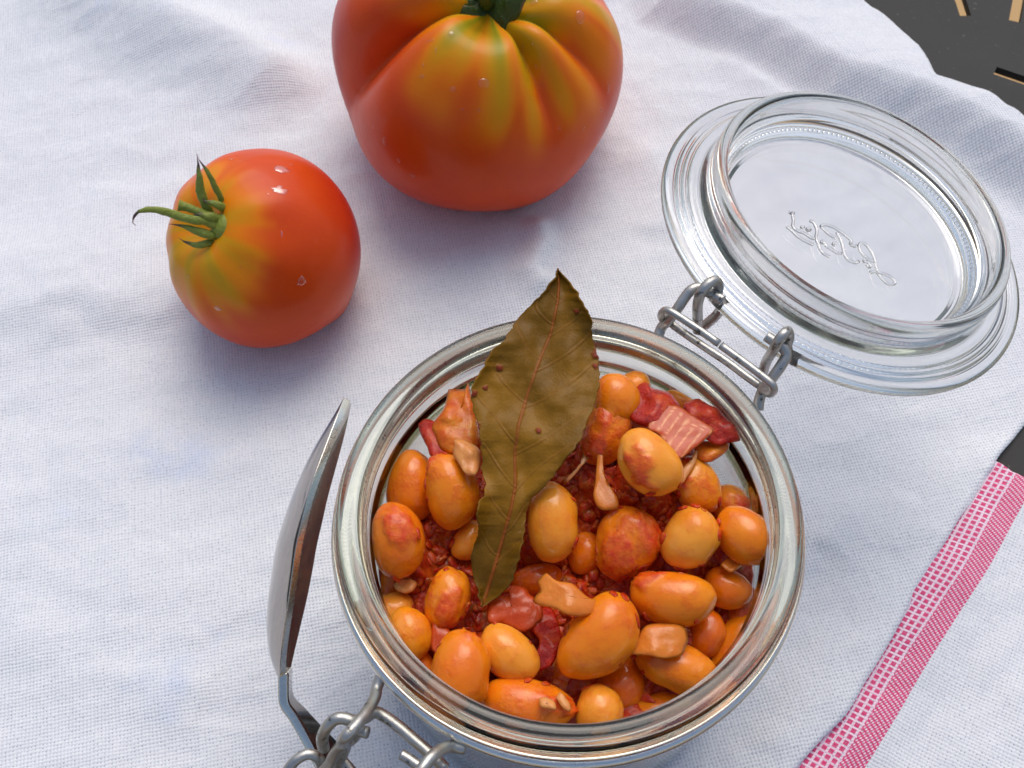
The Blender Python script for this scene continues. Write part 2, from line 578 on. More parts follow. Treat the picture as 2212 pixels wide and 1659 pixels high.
    base = mixc(n, l, math_n(n, l, 'MULTIPLY', math_n(n, l, 'MULTIPLY', gap_shade.outputs[0], math_n(n, l, 'MULTIPLY_ADD', noise_n(n, l, W, 9.0, 2), 3.2, -1.15, clamp=True)), 0.85), base, (0.30, 0.31, 0.38))  # shade in the gaps between threads, put into the colour
    l.new(base, b.inputs['Base Color'])
    b.inputs['Roughness'].default_value = 0.9
    b.inputs['Sheen Weight'].default_value = 0.15
    b.inputs['Specular IOR Level'].default_value = 0.2
    wide = noise_n(n, l, W, 0.7, 5, 0.55)
    nb = bump_n(n, l, wide, 0.16, 0.003)
    l.new(bump_n(n, l, height, 0.26, 0.00030, nb), b.inputs['Normal'])
    return m
M['linen'] = cloth_mat('white_linen', False)
M['linen_stripe'] = cloth_mat('striped_linen', True)

m, n, l, b = mat_new('grey_table_paint')
co = objco(n)
f = noise_n(n, l, co, 25, 5)
c = mixc(n, l, f, (0.034, 0.033, 0.030), (0.050, 0.048, 0.043))
sp = n.new('ShaderNodeMapRange'); sp.inputs['From Min'].default_value = 0.68; sp.inputs['From Max'].default_value = 0.76
l.new(noise_n(n, l, co, 520, 4), sp.inputs['Value'])
c = mixc(n, l, math_n(n, l, 'MULTIPLY', sp.outputs[0], 0.35), c, (0.28, 0.26, 0.22))
l.new(c, b.inputs['Base Color']); b.inputs['Roughness'].default_value = 0.7
b.inputs['Specular IOR Level'].default_value = 0.3
l.new(bump_n(n, l, noise_n(n, l, co, 1800, 3), 0.25, 0.0003), b.inputs['Normal'])
M['table'] = m
m, n, l, b = mat_new('tan_ground')
co = objco(n)
c = mixc(n, l, noise_n(n, l, co, 6, 8, 0.7), (0.48, 0.28, 0.11), (0.62, 0.41, 0.18))
l.new(c, b.inputs['Base Color']); b.inputs['Roughness'].default_value = 0.85
M['ground'] = m

# ------------------------------------------------------------------ ground and table
g = mk('ground', [(-3000, -3000, -26), (3000, -3000, -26), (3000, 3000, -26), (-3000, 3000, -26)], [(0, 1, 2, 3)], M['ground'])
g['kind'] = 'structure'
TZ = -0.12
def box(cx, cy, cz, sx, sy, sz, ang=0):
    ca, sa = math.cos(ang), math.sin(ang)
    V = []
    for z in (-1, 1):
        for x, y in ((-1, -1), (1, -1), (1, 1), (-1, 1)):
            X, Y = x * sx / 2, y * sy / 2
            V.append((cx + X * ca - Y * sa, cy + X * sa + Y * ca, cz + z * sz / 2))
    return V, [(3, 2, 1, 0), (4, 5, 6, 7), (0, 1, 5, 4), (1, 2, 6, 5), (2, 3, 7, 6), (3, 0, 4, 7)]
V, F = box(2, 5, TZ - 0.15, 80, 74, 0.3)
table = mk('table_top', V, F, M['table'], smooth=False)
table['kind'] = 'structure'
slots = []
for (ax, ay, bx_, by_) in ((2052, -70, 2086, 34), (2212, -60, 2192, 46), (2150, 152, 2290, 200)):
    a, b_ = P(ax, ay, TZ), P(bx_, by_, TZ)
    slots.append(((a + b_) / 2, (b_ - a)))
dx = 7.2
for i in range(-1, 5):
    for j in range(0, 3):
        q = slots[0][0] + Vector((5.5 + i * 5.2, 4.2 + j * 5.0, 0))
        if q.x < 38 and q.y < 39 and q.x > 2:
            slots.append((q, Vector((math.cos(i * 1.1 + j), math.sin(i * 1.1 + j), 0)) * 3.0))
for i in range(4):
    for j in range(6):
        q = Vector((27 + i * 4.2, -26 + j * 7.0, 0))
        slots.append((q, Vector((math.cos(i * 1.3 + j * .8), math.sin(i * 1.3 + j * .8), 0)) * 3.0))
Vc, Fc = [], []
for c_, d_ in slots:
    V, F = box(c_.x, c_.y, TZ - 0.15, d_.length, 0.46, 1.2, math.atan2(d_.y, d_.x))
    o = len(Vc); Vc += V; Fc += [tuple(i + o for i in f) for f in F]
cut = mk('cutter', Vc, Fc, M['table'], smooth=False)
md = table.modifiers.new('slots', 'BOOLEAN'); md.object = cut; md.operation = 'DIFFERENCE'; md.solver = 'EXACT'
bpy.context.view_layer.update()
me = bpy.data.meshes.new_from_object(table.evaluated_get(bpy.context.evaluated_depsgraph_get()))
table.modifiers.clear(); table.data = me; me.name = 'table_top'
bpy.data.objects.remove(cut)

# ------------------------------------------------------------------ cloth
def seg_d(px, py, pts):
    """signed distance (cm) to a polyline in the plane and the parameter along it"""
    best = (1e9, 0, 0)
    for i in range(len(pts) - 1):
        ax, ay = pts[i]; bx, by = pts[i + 1]
        dx, dy = bx - ax, by - ay
        L2 = dx * dx + dy * dy
        t = max(0, min(1, ((px - ax) * dx + (py - ay) * dy) / L2))
        qx, qy = ax + dx * t, ay + dy * t
        d = math.hypot(px - qx, py - qy)
        if d < best[0]:
            s = 1 if (dx * (py - ay) - dy * (px - ax)) > 0 else -1
            best = (d, s, (i + t) / (len(pts) - 1))
    return best[0] * best[1], best[2]
def PL(*pp, z=0):
    return [tuple(P(a, b, z)[:2]) for a, b in pp]
RIDGE = PL((1330, -130), (1420, 10), (1650, 95), (1800, 190), (1960, 235), (2100, 305), (2240, 385), (2420, 470), z=0.6)
LEFTC = PL((-250, 770), (-60, 722), (40, 705), (200, 675), (380, 655), (470, 648), (560, 600))
CREASES = [  # polyline, height, width, asymmetry
    (PL((1160, 470), (1175, 540), (1150, 600), (1190, 650)), 0.42, 0.5),
    (PL((60, -120), (300, 30), (520, 130), (700, 230)), 1.15, 1.6),
    (PL((180, 420), (330, 430), (420, 380)), 0.12, 0.7),
    (PL((0, 1300), (120, 1420), (330, 1500), (520, 1480)), 0.13, 0.9),
    (PL((240, 900), (380, 980), (520, 1010), (640, 960)), 0.13, 0.8),
    (PL((1380, 300), (1440, 420), (1430, 540)), 0.16, 0.8),
    (PL((1760, 1200), (1850, 1120), (1990, 1060)), 0.14, 0.9),
    (PL((800, 650), (900, 600), (1000, 560), (1130, 560)), 0.14, 0.7),
    (PL((1650, 1659), (1730, 1500), (1800, 1330)), 0.12, 0.8),
    (PL((1500, 100), (1700, 220), (1900, 330)), 0.10, 0.6),
]
def hA(x, y):
    z = 0.0
    d, t = seg_d(x, y, RIDGE)            # positive = beyond the ridge line
    env = sstep(0.0, 0.2, t) 
    z += 1.25 * env * sstep(-1.1, 0.9, d) * (1 - 0.60 * sstep(0.7, 5.5, d))
    d, t = seg_d(x, y, LEFTC)
    env = (1 - sstep(0.80, 1.0, t))
    dn = d + 0.9 * noise.noise(Vector((x * 0.22, y * 0.22, 3))) + 0.25 * noise.noise(Vector((x * 0.8, y * 0.8, 5)))
    z += 0.62 * env * (0.75 + 0.5 * noise.noise(Vector((x * 0.2, 1, 8)))) * sstep(-1.7, 0.5, dn) * (1 - sstep(0.5, 6.0, d)) 
    for pl, h, w in CREASES:
        d, t = seg_d(x, y, pl)
        if abs(d) < 3.5 * w:
            z += h * math.exp(-(d / w) ** 2 * (1.6 if d > 0 else 0.6)) * sstep(0, .2, t) * (1 - sstep(.8, 1, t))
    p = Vector((x, y, 0))
    z += 0.26 * noise.noise(p * 0.12) + 0.10 * noise.noise(p * 0.33 + Vector((9, 3, 1))) 
    q = Vector((x * 0.9 + 0.3 * y, y * 1.9 - 0.5 * x, 2))
    z += 0.050 * noise.noise(q * 0.55) + 0.022 * noise.noise(p * 1.5)
    w1 = noise.noise(Vector((x * 0.35 + y * 0.12, y * 0.8 - x * 0.25, 7)))
    w2 = noise.noise(Vector((x * 0.7 - y * 0.5, y * 0.45 + x * 0.3, 17)))
    m1 = sstep(-0.1, 0.5, noise.noise(Vector((x * 0.09, y * 0.09, 31))))
    z += 0.035 * (1 - min(1, abs(w1) * 3.0)) ** 2 * m1 + 0.018 * (1 - min(1, abs(w2) * 4.5)) ** 2 * (1 - m1 * 0.6)
    return max(z + 0.14, 0.0)

EDGE = [(1560, -420), (1700, -230), (1790, -90), (1872, 0), (1905, 22), (1940, 52), (1975, 84), (2000, 112), (2018, 146), (2030, 160),
        (2062, 170), (2110, 186), (2150, 200), (2180, 224), (2212, 243), (2290, 310), (2370, 430), (2400, 560), (2370, 700), (2290, 820),
        (2210, 924), (2161, 982), (2143, 1014), (2084, 1103), (2035, 1184), (1981, 1274), (1936, 1364), (1882, 1453), (1829, 1543),
        (1784, 1588), (1721, 1659), (1620, 1790), (1500, 1960), (1400, 2120)]
EP = []
for (a, b_) in EDGE:
    zz = 0.3
    for _ in range(4):
        q = P(a, b_, zz); zz = hA(q.x, q.y)
        if b_ > 850: zz += 0.12
    EP.append(P(a, b_, zz))
EP = [Vector(v) for v in catmull(EP, 4)]
ey = np.array([p.y for p in EP]); ex = np.array([p.x for p in EP])
order = np.argsort(ey); ey, ex = ey[order], ex[order]
def edge_x(y):
    e = float(np.interp(y, ey, ex))
    return e + 0.035 * noise.noise(Vector((y * 1.3, 5, 0))) + 0.012 * noise.noise(Vector((y * 6, 1, 0)))
y0, y1 = float(ey[0]), float(min(ey[-1], 41.0))
XL = -30.0
NX, NY = 520, 560
V, WU, WV, BL = [], [], [], []
uu = np.linspace(0, 1, NX)
yb = float(P(2161, 982, 0.2).y)
for j in range(NY):
    y = y0 + (y1 - y0) * j / (NY - 1)
    xr = edge_x(y)
    fold = 1 - sstep(yb - 0.5, yb + 1.0, y)
    for i in range(NX):
        x = XL + (xr - XL) * uu[i]
        z = hA(x, y)
        d = xr - x
        z += fold * 0.20 * sstep(3.2, 0.5, d)
        z -= 0.10 * (1 - sstep(0.0, 0.16, d))
        V.append((x, y, z)); WU.append(x * 0.985 + y * 0.17); WV.append(y * 0.985 - x * 0.17)
        BL.append(1 - sstep(-9, -1, x))
    # edge turned down and back under
    for dx_, dz_ in ((0.0, -0.18), (-0.10, -0.27), (-0.6, -0.29)):
        z = hA(xr, y) + fold * 0.2 - 0.10 + dz_ + 0.09
        V.append((xr + dx_, y, max(z, -0.1) if fold < 0.5 else max(z, 0.10))); WU.append(x); WV.append(y); BL.append(0)
F = []
NW = NX + 3
for j in range(NY - 1):
    for i in range(NW - 1):
        a = j * NW + i
        F.append((a, a + 1, a + NW + 1, a + NW))
nA = len(V)
# second layer, under the fold, with the red stripe
SR = catmull([P(a, b_, 0.08) for a, b_ in ((2330, 880), (2212, 1081), (2143, 1211), (2089, 1296), (2008, 1422), (1945, 1530), (1867, 1659), (1750, 1850), (1600, 2080))], 4)
sy = np.array([p.y for p in SR]); sx = np.array([p.x for p in SR]); o_ = np.argsort(sy); sy, sx = sy[o_], sx[o_]
TOPE = catmull([P(a, b_, 0.1) for a, b_ in ((2020, 930), (2100, 965), (2160, 1000), (2185, 1022), (2212, 1036), (2300, 1100), (2420, 1230), (2560, 1420))], 4)
tx = np.array([p.x for p in TOPE]); ty = np.array([p.y for p in TOPE])
SS = [0.0] * nA; ST = [0.0] * nA
nx2, ny2 = 200, 300
yb0 = y0
for j in range(ny2):
    for i in range(nx2):
        x = 3.0 + (24 - 3.0) * i / (nx2 - 1)
        yt = float(np.interp(x, tx, ty)) + 0.03 * noise.noise(Vector((x * 4, 0, 0)))
        y = yb0 + (yt - yb0) * j / (ny2 - 1)
        xs = float(np.interp(y, sy, sx))
        p = Vector((x, y, 4.2))
        under = sstep(-1.6, -0.2, x - edge_x(y))
        z = -0.03 + under * (0.05 + 0.16 * max(0, noise.noise(p * 0.45) + 0.35) + 0.05 * max(0, noise.noise(Vector((x * 1.2 - y * 0.6, y * 1.1, 3))) + .3) + 0.28 * sstep(-0.2, 0.9, x - edge_x(y)) * (1 - sstep(1.2, 2.6, x - edge_x(y))) * 0.5)
        z -= 0.05 * (1 - sstep(0, 0.1, yt - y))
        V.append((x, y, z)); 
        WU.append(x * 0.86 - y * 0.5); WV.append(y * 0.86 + x * 0.5); BL.append(0.35 * sstep(0, 6, x - xs))
        SS.append((xs - x) * 0.86); ST.append(y / 0.86 + x * 0.0 - (xs - x) * 0.5)
for j in range(ny2 - 1):
    for i in range(nx2 - 1):
        a = nA + j * nx2 + i
        F.append((a, a + 1, a + nx2 + 1, a + nx2))
cloth = mk('tea_towel', V, F, M['linen'], attrs={'wu': WU, 'wv': WV, 'blue': BL, 'ss': SS, 'st': ST})
cloth.data.materials.append(M['linen_stripe'])
nfa = (NY - 1) * (NW - 1)
for i in range(nfa, len(F)): cloth.data.polygons[i].material_index = 1
tag(cloth, 'rumpled white linen tea towel with a woven red stripe, spread over the dark table', 'tea towel')

# ------------------------------------------------------------------ jar
jar = thing('glass_jar', 'open clip-top glass jar filled with beans, its lid swung back', 'jar', (0, 0, 0.15))
O = Vector((0, 0, H))
prof = [(0, -8.72), (3.2, -8.72), (3.7, -8.85), (4.15, -8.80), (4.45, -8.5), (4.58, -8.0), (4.6, -5.0), (4.6, -2.6), (4.56, -1.9), (4.48, -1.45),
        (4.46, -1.1), (4.50, -0.86), (4.72, -0.80), (4.84, -0.72), (4.895, -0.56), (4.90, -0.40), (4.86, -0.30), (4.80, -0.26), (4.80, -0.20),
        (4.79, -0.09), (4.74, -0.02), (4.66, 0.0), (4.56, 0.0), (4.45, 0.0), (4.38, -0.015), (4.32, -0.05), (4.29, -0.12),
        (4.275, -0.26), (4.24, -0.36), (4.23, -0.55), (4.20, -0.66), (4.19, -0.85), (4.165, -0.98), (4.145, -1.15), (4.17, -1.4), (4.22, -1.9), (4.28, -2.6),
        (4.30, -5.0), (4.28, -7.8), (4.10, -8.2), (3.6, -8.35), (0, -8.38)]
V, F = lathe_geo(smooth_profile(prof, 3), O, (0, 0, 1), 420)
body = mk('jar_body', V, F, M['glass'], jar); fix_normals(body)

def ringpath(r, z, a0=0, a1=360, n=200, o=O, ax=None, ay=None):
    ax = ax or Vector((1, 0, 0)); ay = ay or Vector((0, 1, 0))
    az = ax.cross(ay)
    return [o + az * z + (ax * math.cos(R(a0 + (a1 - a0) * i / n)) + ay * math.sin(R(a0 + (a1 - a0) * i / n))) * r for i in range(n + (0 if a1 - a0 == 360 else 1))]
tube('wire_band', ringpath(4.86, -0.80), 0.14, M['band'], jar, closed=True, seg=14)

# lid, opened past the horizontal
CL = CAM + ROT @ Vector((8.47, 3.88, -25.5))
NL = (ROT @ Vector((0.231, 0.535, 0.813))).normalized()
lp = [(0, -0.34), (2.9, -0.34), (3.25, -0.31), (3.35, -0.22), (3.6, -0.20), (3.7, -0.26), (4.2, -0.25), (4.72, -0.20), (4.87, -0.10), (4.90, 0.0), (4.87, 0.09), (4.78, 0.13),
      (4.66, 0.14), (4.61, 0.08), (4.56, 0.14), (4.50, 0.17), (4.46, 0.11), (4.41, 0.18), (4.35, 0.20), (4.31, 0.14), (4.26, 0.21), (4.16, 0.24), (4.06, 0.24), (4.00, 0.33),
      (3.96, 0.55), (3.95, 0.9), (3.91, 1.12), (3.84, 1.22), (3.75, 1.24), (3.66, 1.19), (3.60, 1.05), (3.585, 0.75), (3.56, 0.62), (3.50, 0.56), (3.49, 0.34), (3.44, 0.24),
      (3.37, 0.18), (3.30, 0.07), (3.15, 0.0), (2.8, -0.02), (0, -0.02)]
V, F = lathe_geo(smooth_profile(lp, 3), CL, NL, 420)
lid = mk('lid', V, F, M['lid_glass'], jar); fix_normals(lid)
XLd = (Vector((1, 0, 0)) - NL * NL.x).normalized(); YLd = NL.cross(XLd)
# small moulding knurls round the lid's seat
V, F = [], []
for k in range(150):
    w = 2 * math.pi * k / 150
    c_ = CL + (XLd * math.cos(w) + YLd * math.sin(w)) * 3.425 + NL * 0.235
    v_, f_ = tube_geo([c_ - NL * 0.0, c_ + NL * 0.07], lambda t: 0.04 * (1 - 0.5 * t), seg=6)
    o = len(V); V += v_; F += [tuple(i + o for i in f) for f in f_]
kn = mk('knurling', V, F, M['lid_glass'], lid); kn['kind'] = 'stuff'

# embossed script on the lid, seen from its inner face
def onlid(px, py, h=-0.01):
    d = ray(px, py)
    return CAM + d * ((CL + NL * h - CAM).dot(NL) / d.dot(NL))
def c7(x, y): return 1660.5 + x * 0.1634, 406.6 + y * 0.1634
STROKES = [
    [(1340, 1112), (1420, 1108), (1490, 1190), (1570, 1262), (1645, 1268), (1668, 1235), (1600, 1168), (1510, 1128), (1455, 1118), (1420, 1050), (1404, 960), (1380, 890), (1335, 810), (1285, 750), (1235, 726), (1198, 745), (1200, 810), (1240, 875), (1310, 935), (1392, 972)],
    [(1245, 968), (1300, 975), (1345, 1030), (1325, 1045), (1290, 1010)],
    [(900, 590), (940, 660), (975, 760), (1000, 870), (1050, 945), (1125, 983), (1187, 970)],
    [(885, 662), (800, 612), (725, 545), (692, 503), (755, 486), (850, 515), (940, 570), (1030, 640), (1092, 700), (1078, 738), (1128, 770), (1165, 760)],
    [(955, 862), (905, 855), (850, 822), (800, 790), (765, 772), (730, 722), (705, 700), (695, 730)],
    [(880, 760), (850, 742), (868, 722), (895, 742)],
    [(805, 908), (725, 865), (678, 805), (655, 740), (625, 660), (636, 560), (612, 492), (585, 450), (540, 432)],
    [(612, 662), (565, 660), (515, 628), (455, 590), (400, 572), (345, 540), (318, 500), (325, 430), (315, 370), (300, 325)],
    [(268, 322), (300, 330), (335, 328)],
    [(548, 548), (520, 560), (505, 540), (535, 528), (552, 548)],
    [(470, 515), (440, 510), (430, 530)],
    [(238, 508), (300, 560), (380, 635), (480, 700), (585, 748)],
]
V, F = [], []
for s_ in STROKES:
    pts = catmull([onlid(*c7(a, b_)) for a, b_ in s_], 5)
    v_, f_ = tube_geo(pts, 0.042, seg=10, flat=0.9, flat_dir=NL)
    o = len(V); V += v_; F += [tuple(i + o for i in f) for f in f_]
let = mk('embossed_lettering', V, F, M['lid_glass'], lid); fix_normals(let)

# hinge and clasp wires
def ch(x, y): return 1389.3 + x * 0.18386, 576 + y * 0.18386
def cf(x, y): return 576 + x * 0.2145, 1423 + y * 0.2145
def wire(name, pts, rad, mat='wire', conv=ch, n=6):
    path = catmull([P(*conv(a, b_), H + z) for a, b_, z in pts], n)
    return tube(name, path, rad, M[mat], jar, seg=14)
hg = 'hinge_wire'
wire(hg, [(150, 900, -0.9), (215, 720, -0.75), (290, 640, -0.5), (400, 500, -0.2), (500, 350, 0.0), (570, 275, 0.1), (650, 250, 0.1), (760, 300, 0.08), (860, 350, 0.08), (935, 400, 0.08)], 0.125)
wire(hg, [(640, 760, -1.1), (640, 620, -0.7), (640, 450, 0.0), (680, 310, 0.35), (770, 200, 0.5), (850, 165, 0.45), (885, 220, 0.25), (880, 330, -0.2), (915, 460, -0.5), (870, 560, -0.8), (760, 660, -1.1), (640, 760, -1.4)], 0.122)
wire(hg, [(1350, 1680, -1.0), (1365, 1560, -0.85), (1420, 1430, -0.65), (1530, 1290, -0.4), (1640, 1130, -0.2), (1680, 1030, -0.1), (1640, 950, 0.0), (1560, 895, 0.02), (1445, 815, 0.05)], 0.125)
wire(hg, [(1400, 1260, -1.2), (1450, 1110, -0.7), (1530, 980, 0.1), (1590, 870, 0.4), (1650, 790, 0.5), (1700, 760, 0.4), (1715, 830, 0.1), (1690, 930, -0.2), (1720, 1030, -0.5), (1800, 1075, -0.9), (1900, 1110, -1.1), (2050, 1190, -1.45)], 0.118)
wire('link_wire', [(330, 640, -0.75), (230, 620, -0.55), (215, 560, -0.25), (262, 515, -0.05), (350, 545, 0.05), (600, 705, 0.05), (890, 905, 0.05)], 0.092)
wire('link_wire', [(912, 925, 0.05), (1200, 1135, 0.05), (1430, 1310, 0.05), (1520, 1395, 0.0), (1530, 1465, -0.2), (1470, 1490, -0.5), (1380, 1400, -0.75)], 0.092)
wire('link_wire', [(300, 650, -0.75), (480, 780, -0.75), (700, 930, -0.75), (1000, 1130, -0.75), (1200, 1280, -0.75), (1370, 1400, -0.75)], 0.095)
# bar of the lid wire on the far side, under the lid flange
a = math.radians(40)
def lidp(deg, r, h): 
    w = R(deg); return CL + (XLd * math.cos(w) + YLd * math.sin(w)) * r + NL * h
tube('lid_wire', catmull([lidp(t, 4.45, -0.36) for t in range(14, 60, 5)], 4), 0.11, M['wire'], jar, seg=12)

cw = 'clasp_wire'
wire(cw, [(1150, 180, -0.92), (1110, 290, -0.95), (1090, 390, -0.85), (1010, 530, -0.6), (910, 660, -0.4), (810, 770, -0.35), (762, 825, -0.6), (800, 850, -1.0), (880, 790, -1.1), (930, 730, -0.85), (1020, 745, -0.8)], 0.115, conv=cf)
wire(cw, [(575, 900, -1.6), (560, 800, -1.2), (605, 690, -0.9), (690, 610, -0.75), (780, 600, -0.75), (870, 625, -0.8), (980, 600, -1.0), (1090, 540, -1.15), (1200, 590, -1.15), (1350, 700, -1.15), (1500, 830, -1.15), (1650, 960, -1.15), (1800, 1110, -1.15)], 0.12, conv=cf)
wire(cw, [(1355, 960, -0.95), (1450, 1020, -0.95), (1620, 1140, -0.95), (1760, 1250, -0.95)], 0.105, conv=cf)
wire(cw, [(1480, 1260, -0.5), (1560, 1120, -0.45), (1650, 1000, -0.5), (1750, 920, -0.65), (1860, 885, -0.85), (1990, 905, -0.95)], 0.118, conv=cf)
wire(cw, [(480, 1230, -1.9), (620, 1080, -1.6), (690, 950, -1.3), (770, 860, -1.0), (790, 900, -1.3), (740, 1000, -1.7), (660, 1100, -2.0)], 0.115, conv=cf)
wire(cw, [(160, 1230, -2.0), (220, 1110, -1.9), (310, 1010, -1.8), (420, 960, -1.8), (520, 1000, -1.9), (560, 1100, -2.1)], 0.11, conv=cf)
wire(cw, [(680, 980, -2.0), (760, 1030, -1.9), (850, 1130, -1.9), (900, 1220, -1.9)], 0.11, conv=cf)

# ------------------------------------------------------------------ spoon
def c5(x, y): return 542 + x * 0.5096, 813 + y * 0.5096
spoon = thing('tablespoon', 'steel tablespoon propped on its edge against the left side of the jar', 'spoon', P(*c5(300, 1659), 0.2))
near = [(408, 97), (372, 190), (330, 300), (292, 400), (258, 500), (230, 610), (205, 720), (186, 850), (168, 980), (152, 1090), (140, 1190), (135, 1270)]
back = [(402, 99), (335, 190), (262, 300), (208, 400), (164, 500), (125, 610), (93, 720), (72, 850), (57, 980), (56, 1090), (72, 1190), (112, 1270)]
DS = 21.6
NB, NS = len(near), 25
fine_n = catmull([Vector((a, b_, 0)) for a, b_ in near], 5)
fine_b = catmull([Vector((a, b_, 0)) for a, b_ in back], 5)
NB = len(fine_n)
Vin, Vout = [], []
W_ = (ray(660, 1150) + ROT @ Vector((0.09, 0, 0))).normalized()
for i in range(NB):
    t = i / (NB - 1)
    nx_, ny_ = c5(fine_n[i].x, fine_n[i].y)
    pn = PD(nx_, ny_, DS + 1.2 * t)
    hw = 2.05 * (math.sin(math.pi * min(1, (t * 0.94 + 0.012))) ** 0.60) * (0.86 + 0.14 * math.cos((t - 0.4) * 3))  # half width of the bowl
    hw = max(hw, 0.30)
    bxp, byp = c5(fine_b[i].x, fine_b[i].y)
    dep = (PD(bxp, byp, DS + 1.2 * t + hw) - PD(nx_, ny_, DS + 1.2 * t + hw))
    dep *= 1.0
    # the bowl's middle line sits where the near edge starts; keep the near edge on the measured line
    for k in range(NS):
        s = -1 + 2 * k / (NS - 1)
        prof_ = (1 - abs(s) ** 2.3)
        c_ = pn + W_ * (hw * (1 + s)) * 1.0
        # the near edge of the widest part lies closest to the camera: shift towards it
        c_ = c_ + W_ * (2.05 - hw)
        Vin.append(c_ + dep * prof_)
Vin = np.array([tuple(v) for v in Vin]).reshape(NB, NS, 3)
# re-project so that the near edge stays on the measured curve in spite of the shift in depth
for i in range(NB):
    t = i / (NB - 1)
    tgt = c5(fine_n[i].x, fine_n[i].y)
    p = Vector(Vin[i, 0]); dist = (p - CAM).length
    q = PD(tgt[0], tgt[1], dist)
    Vin[i] += np.array(q - p)
def grid_shell(name, G, thick, mat, parent, closed_ends=True):
    nI, nJ, _ = G.shape
    du = np.gradient(G, axis=0); dv = np.gradient(G, axis=1)
    nn = np.cross(du, dv); nn /= (np.linalg.norm(nn, axis=2, keepdims=True) + 1e-9)
    A = G + nn * thick / 2; B = G - nn * thick / 2
    V = np.concatenate([A.reshape(-1, 3), B.reshape(-1, 3)]).tolist()
    F = []; n0 = nI * nJ
    for i in range(nI - 1):
        for j in range(nJ - 1):
            a = i * nJ + j
            F.append((a, a + 1, a + nJ + 1, a + nJ)); F.append((n0 + a, n0 + a + nJ, n0 + a + nJ + 1, n0 + a + 1))
    for i in range(nI - 1):
        for j in (0, nJ - 1):
            a = i * nJ + j; F.append((a, a + nJ, n0 + a + nJ, n0 + a))
    for j in range(nJ - 1):
        for i in (0, nI - 1):
            a = i * nJ + j; F.append((a, a + 1, n0 + a + 1, n0 + a))
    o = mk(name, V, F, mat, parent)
    o.data.materials.append(M['steel_painted_glint'])
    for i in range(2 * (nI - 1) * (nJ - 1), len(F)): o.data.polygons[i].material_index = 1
    fix_normals(o)
    bv = o.modifiers.new('bevel', 'BEVEL'); bv.width = thick * S * 0.25; bv.segments = 2; bv.limit_method = 'ANGLE'; bv.angle_limit = R(50)
    wn = o.modifiers.new('wn', 'WEIGHTED_NORMAL')
    return o
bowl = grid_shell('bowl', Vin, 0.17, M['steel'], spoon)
# handle: leaves the neck, passes the clasp and goes down towards the cloth
hp = [(137, 1255), (136, 1320), (140, 1390), (178, 1450), (222, 1530), (262, 1610), (300, 1690)]
hz = [None]
base_mid = Vector(Vin[-1, NS // 2]); 
pts = []
d0 = (Vector(Vin[-1, 0]) - CAM).length
for i, (a, b_) in enumerate(hp):
    q = PD(*c5(a, b_), d0 - 0.02 + 0.12 * i)
    pts.append(q)
dirn = (pts[-1] - pts[-2]).normalized()
dirn = Vector((0.20, -0.62, -0.72)).normalized()
for k in range(1, 6): pts.append(pts[-1] + dirn * 1.15)
pts = catmull(pts, 5)
G = []
for i, p in enumerate(pts):
    t = i / (len(pts) - 1)
    w = 1.05 * (0.60 - 0.2 * math.sin(math.pi * min(1, t * 2.2)) + 0.9 * t * t) + 0.15
    row = []
    wd = (W_ * 0.93 + Vector((0.36, 0.0, 0)) * sstep(0.05, 0.5, t)).normalized()
    for k in range(9):
        s = k / 8
        row.append(tuple(p + wd * (w * s * 1.25)))
    G.append(row)
grid_shell('handle', np.array(G), 0.24, M['steel'], spoon)

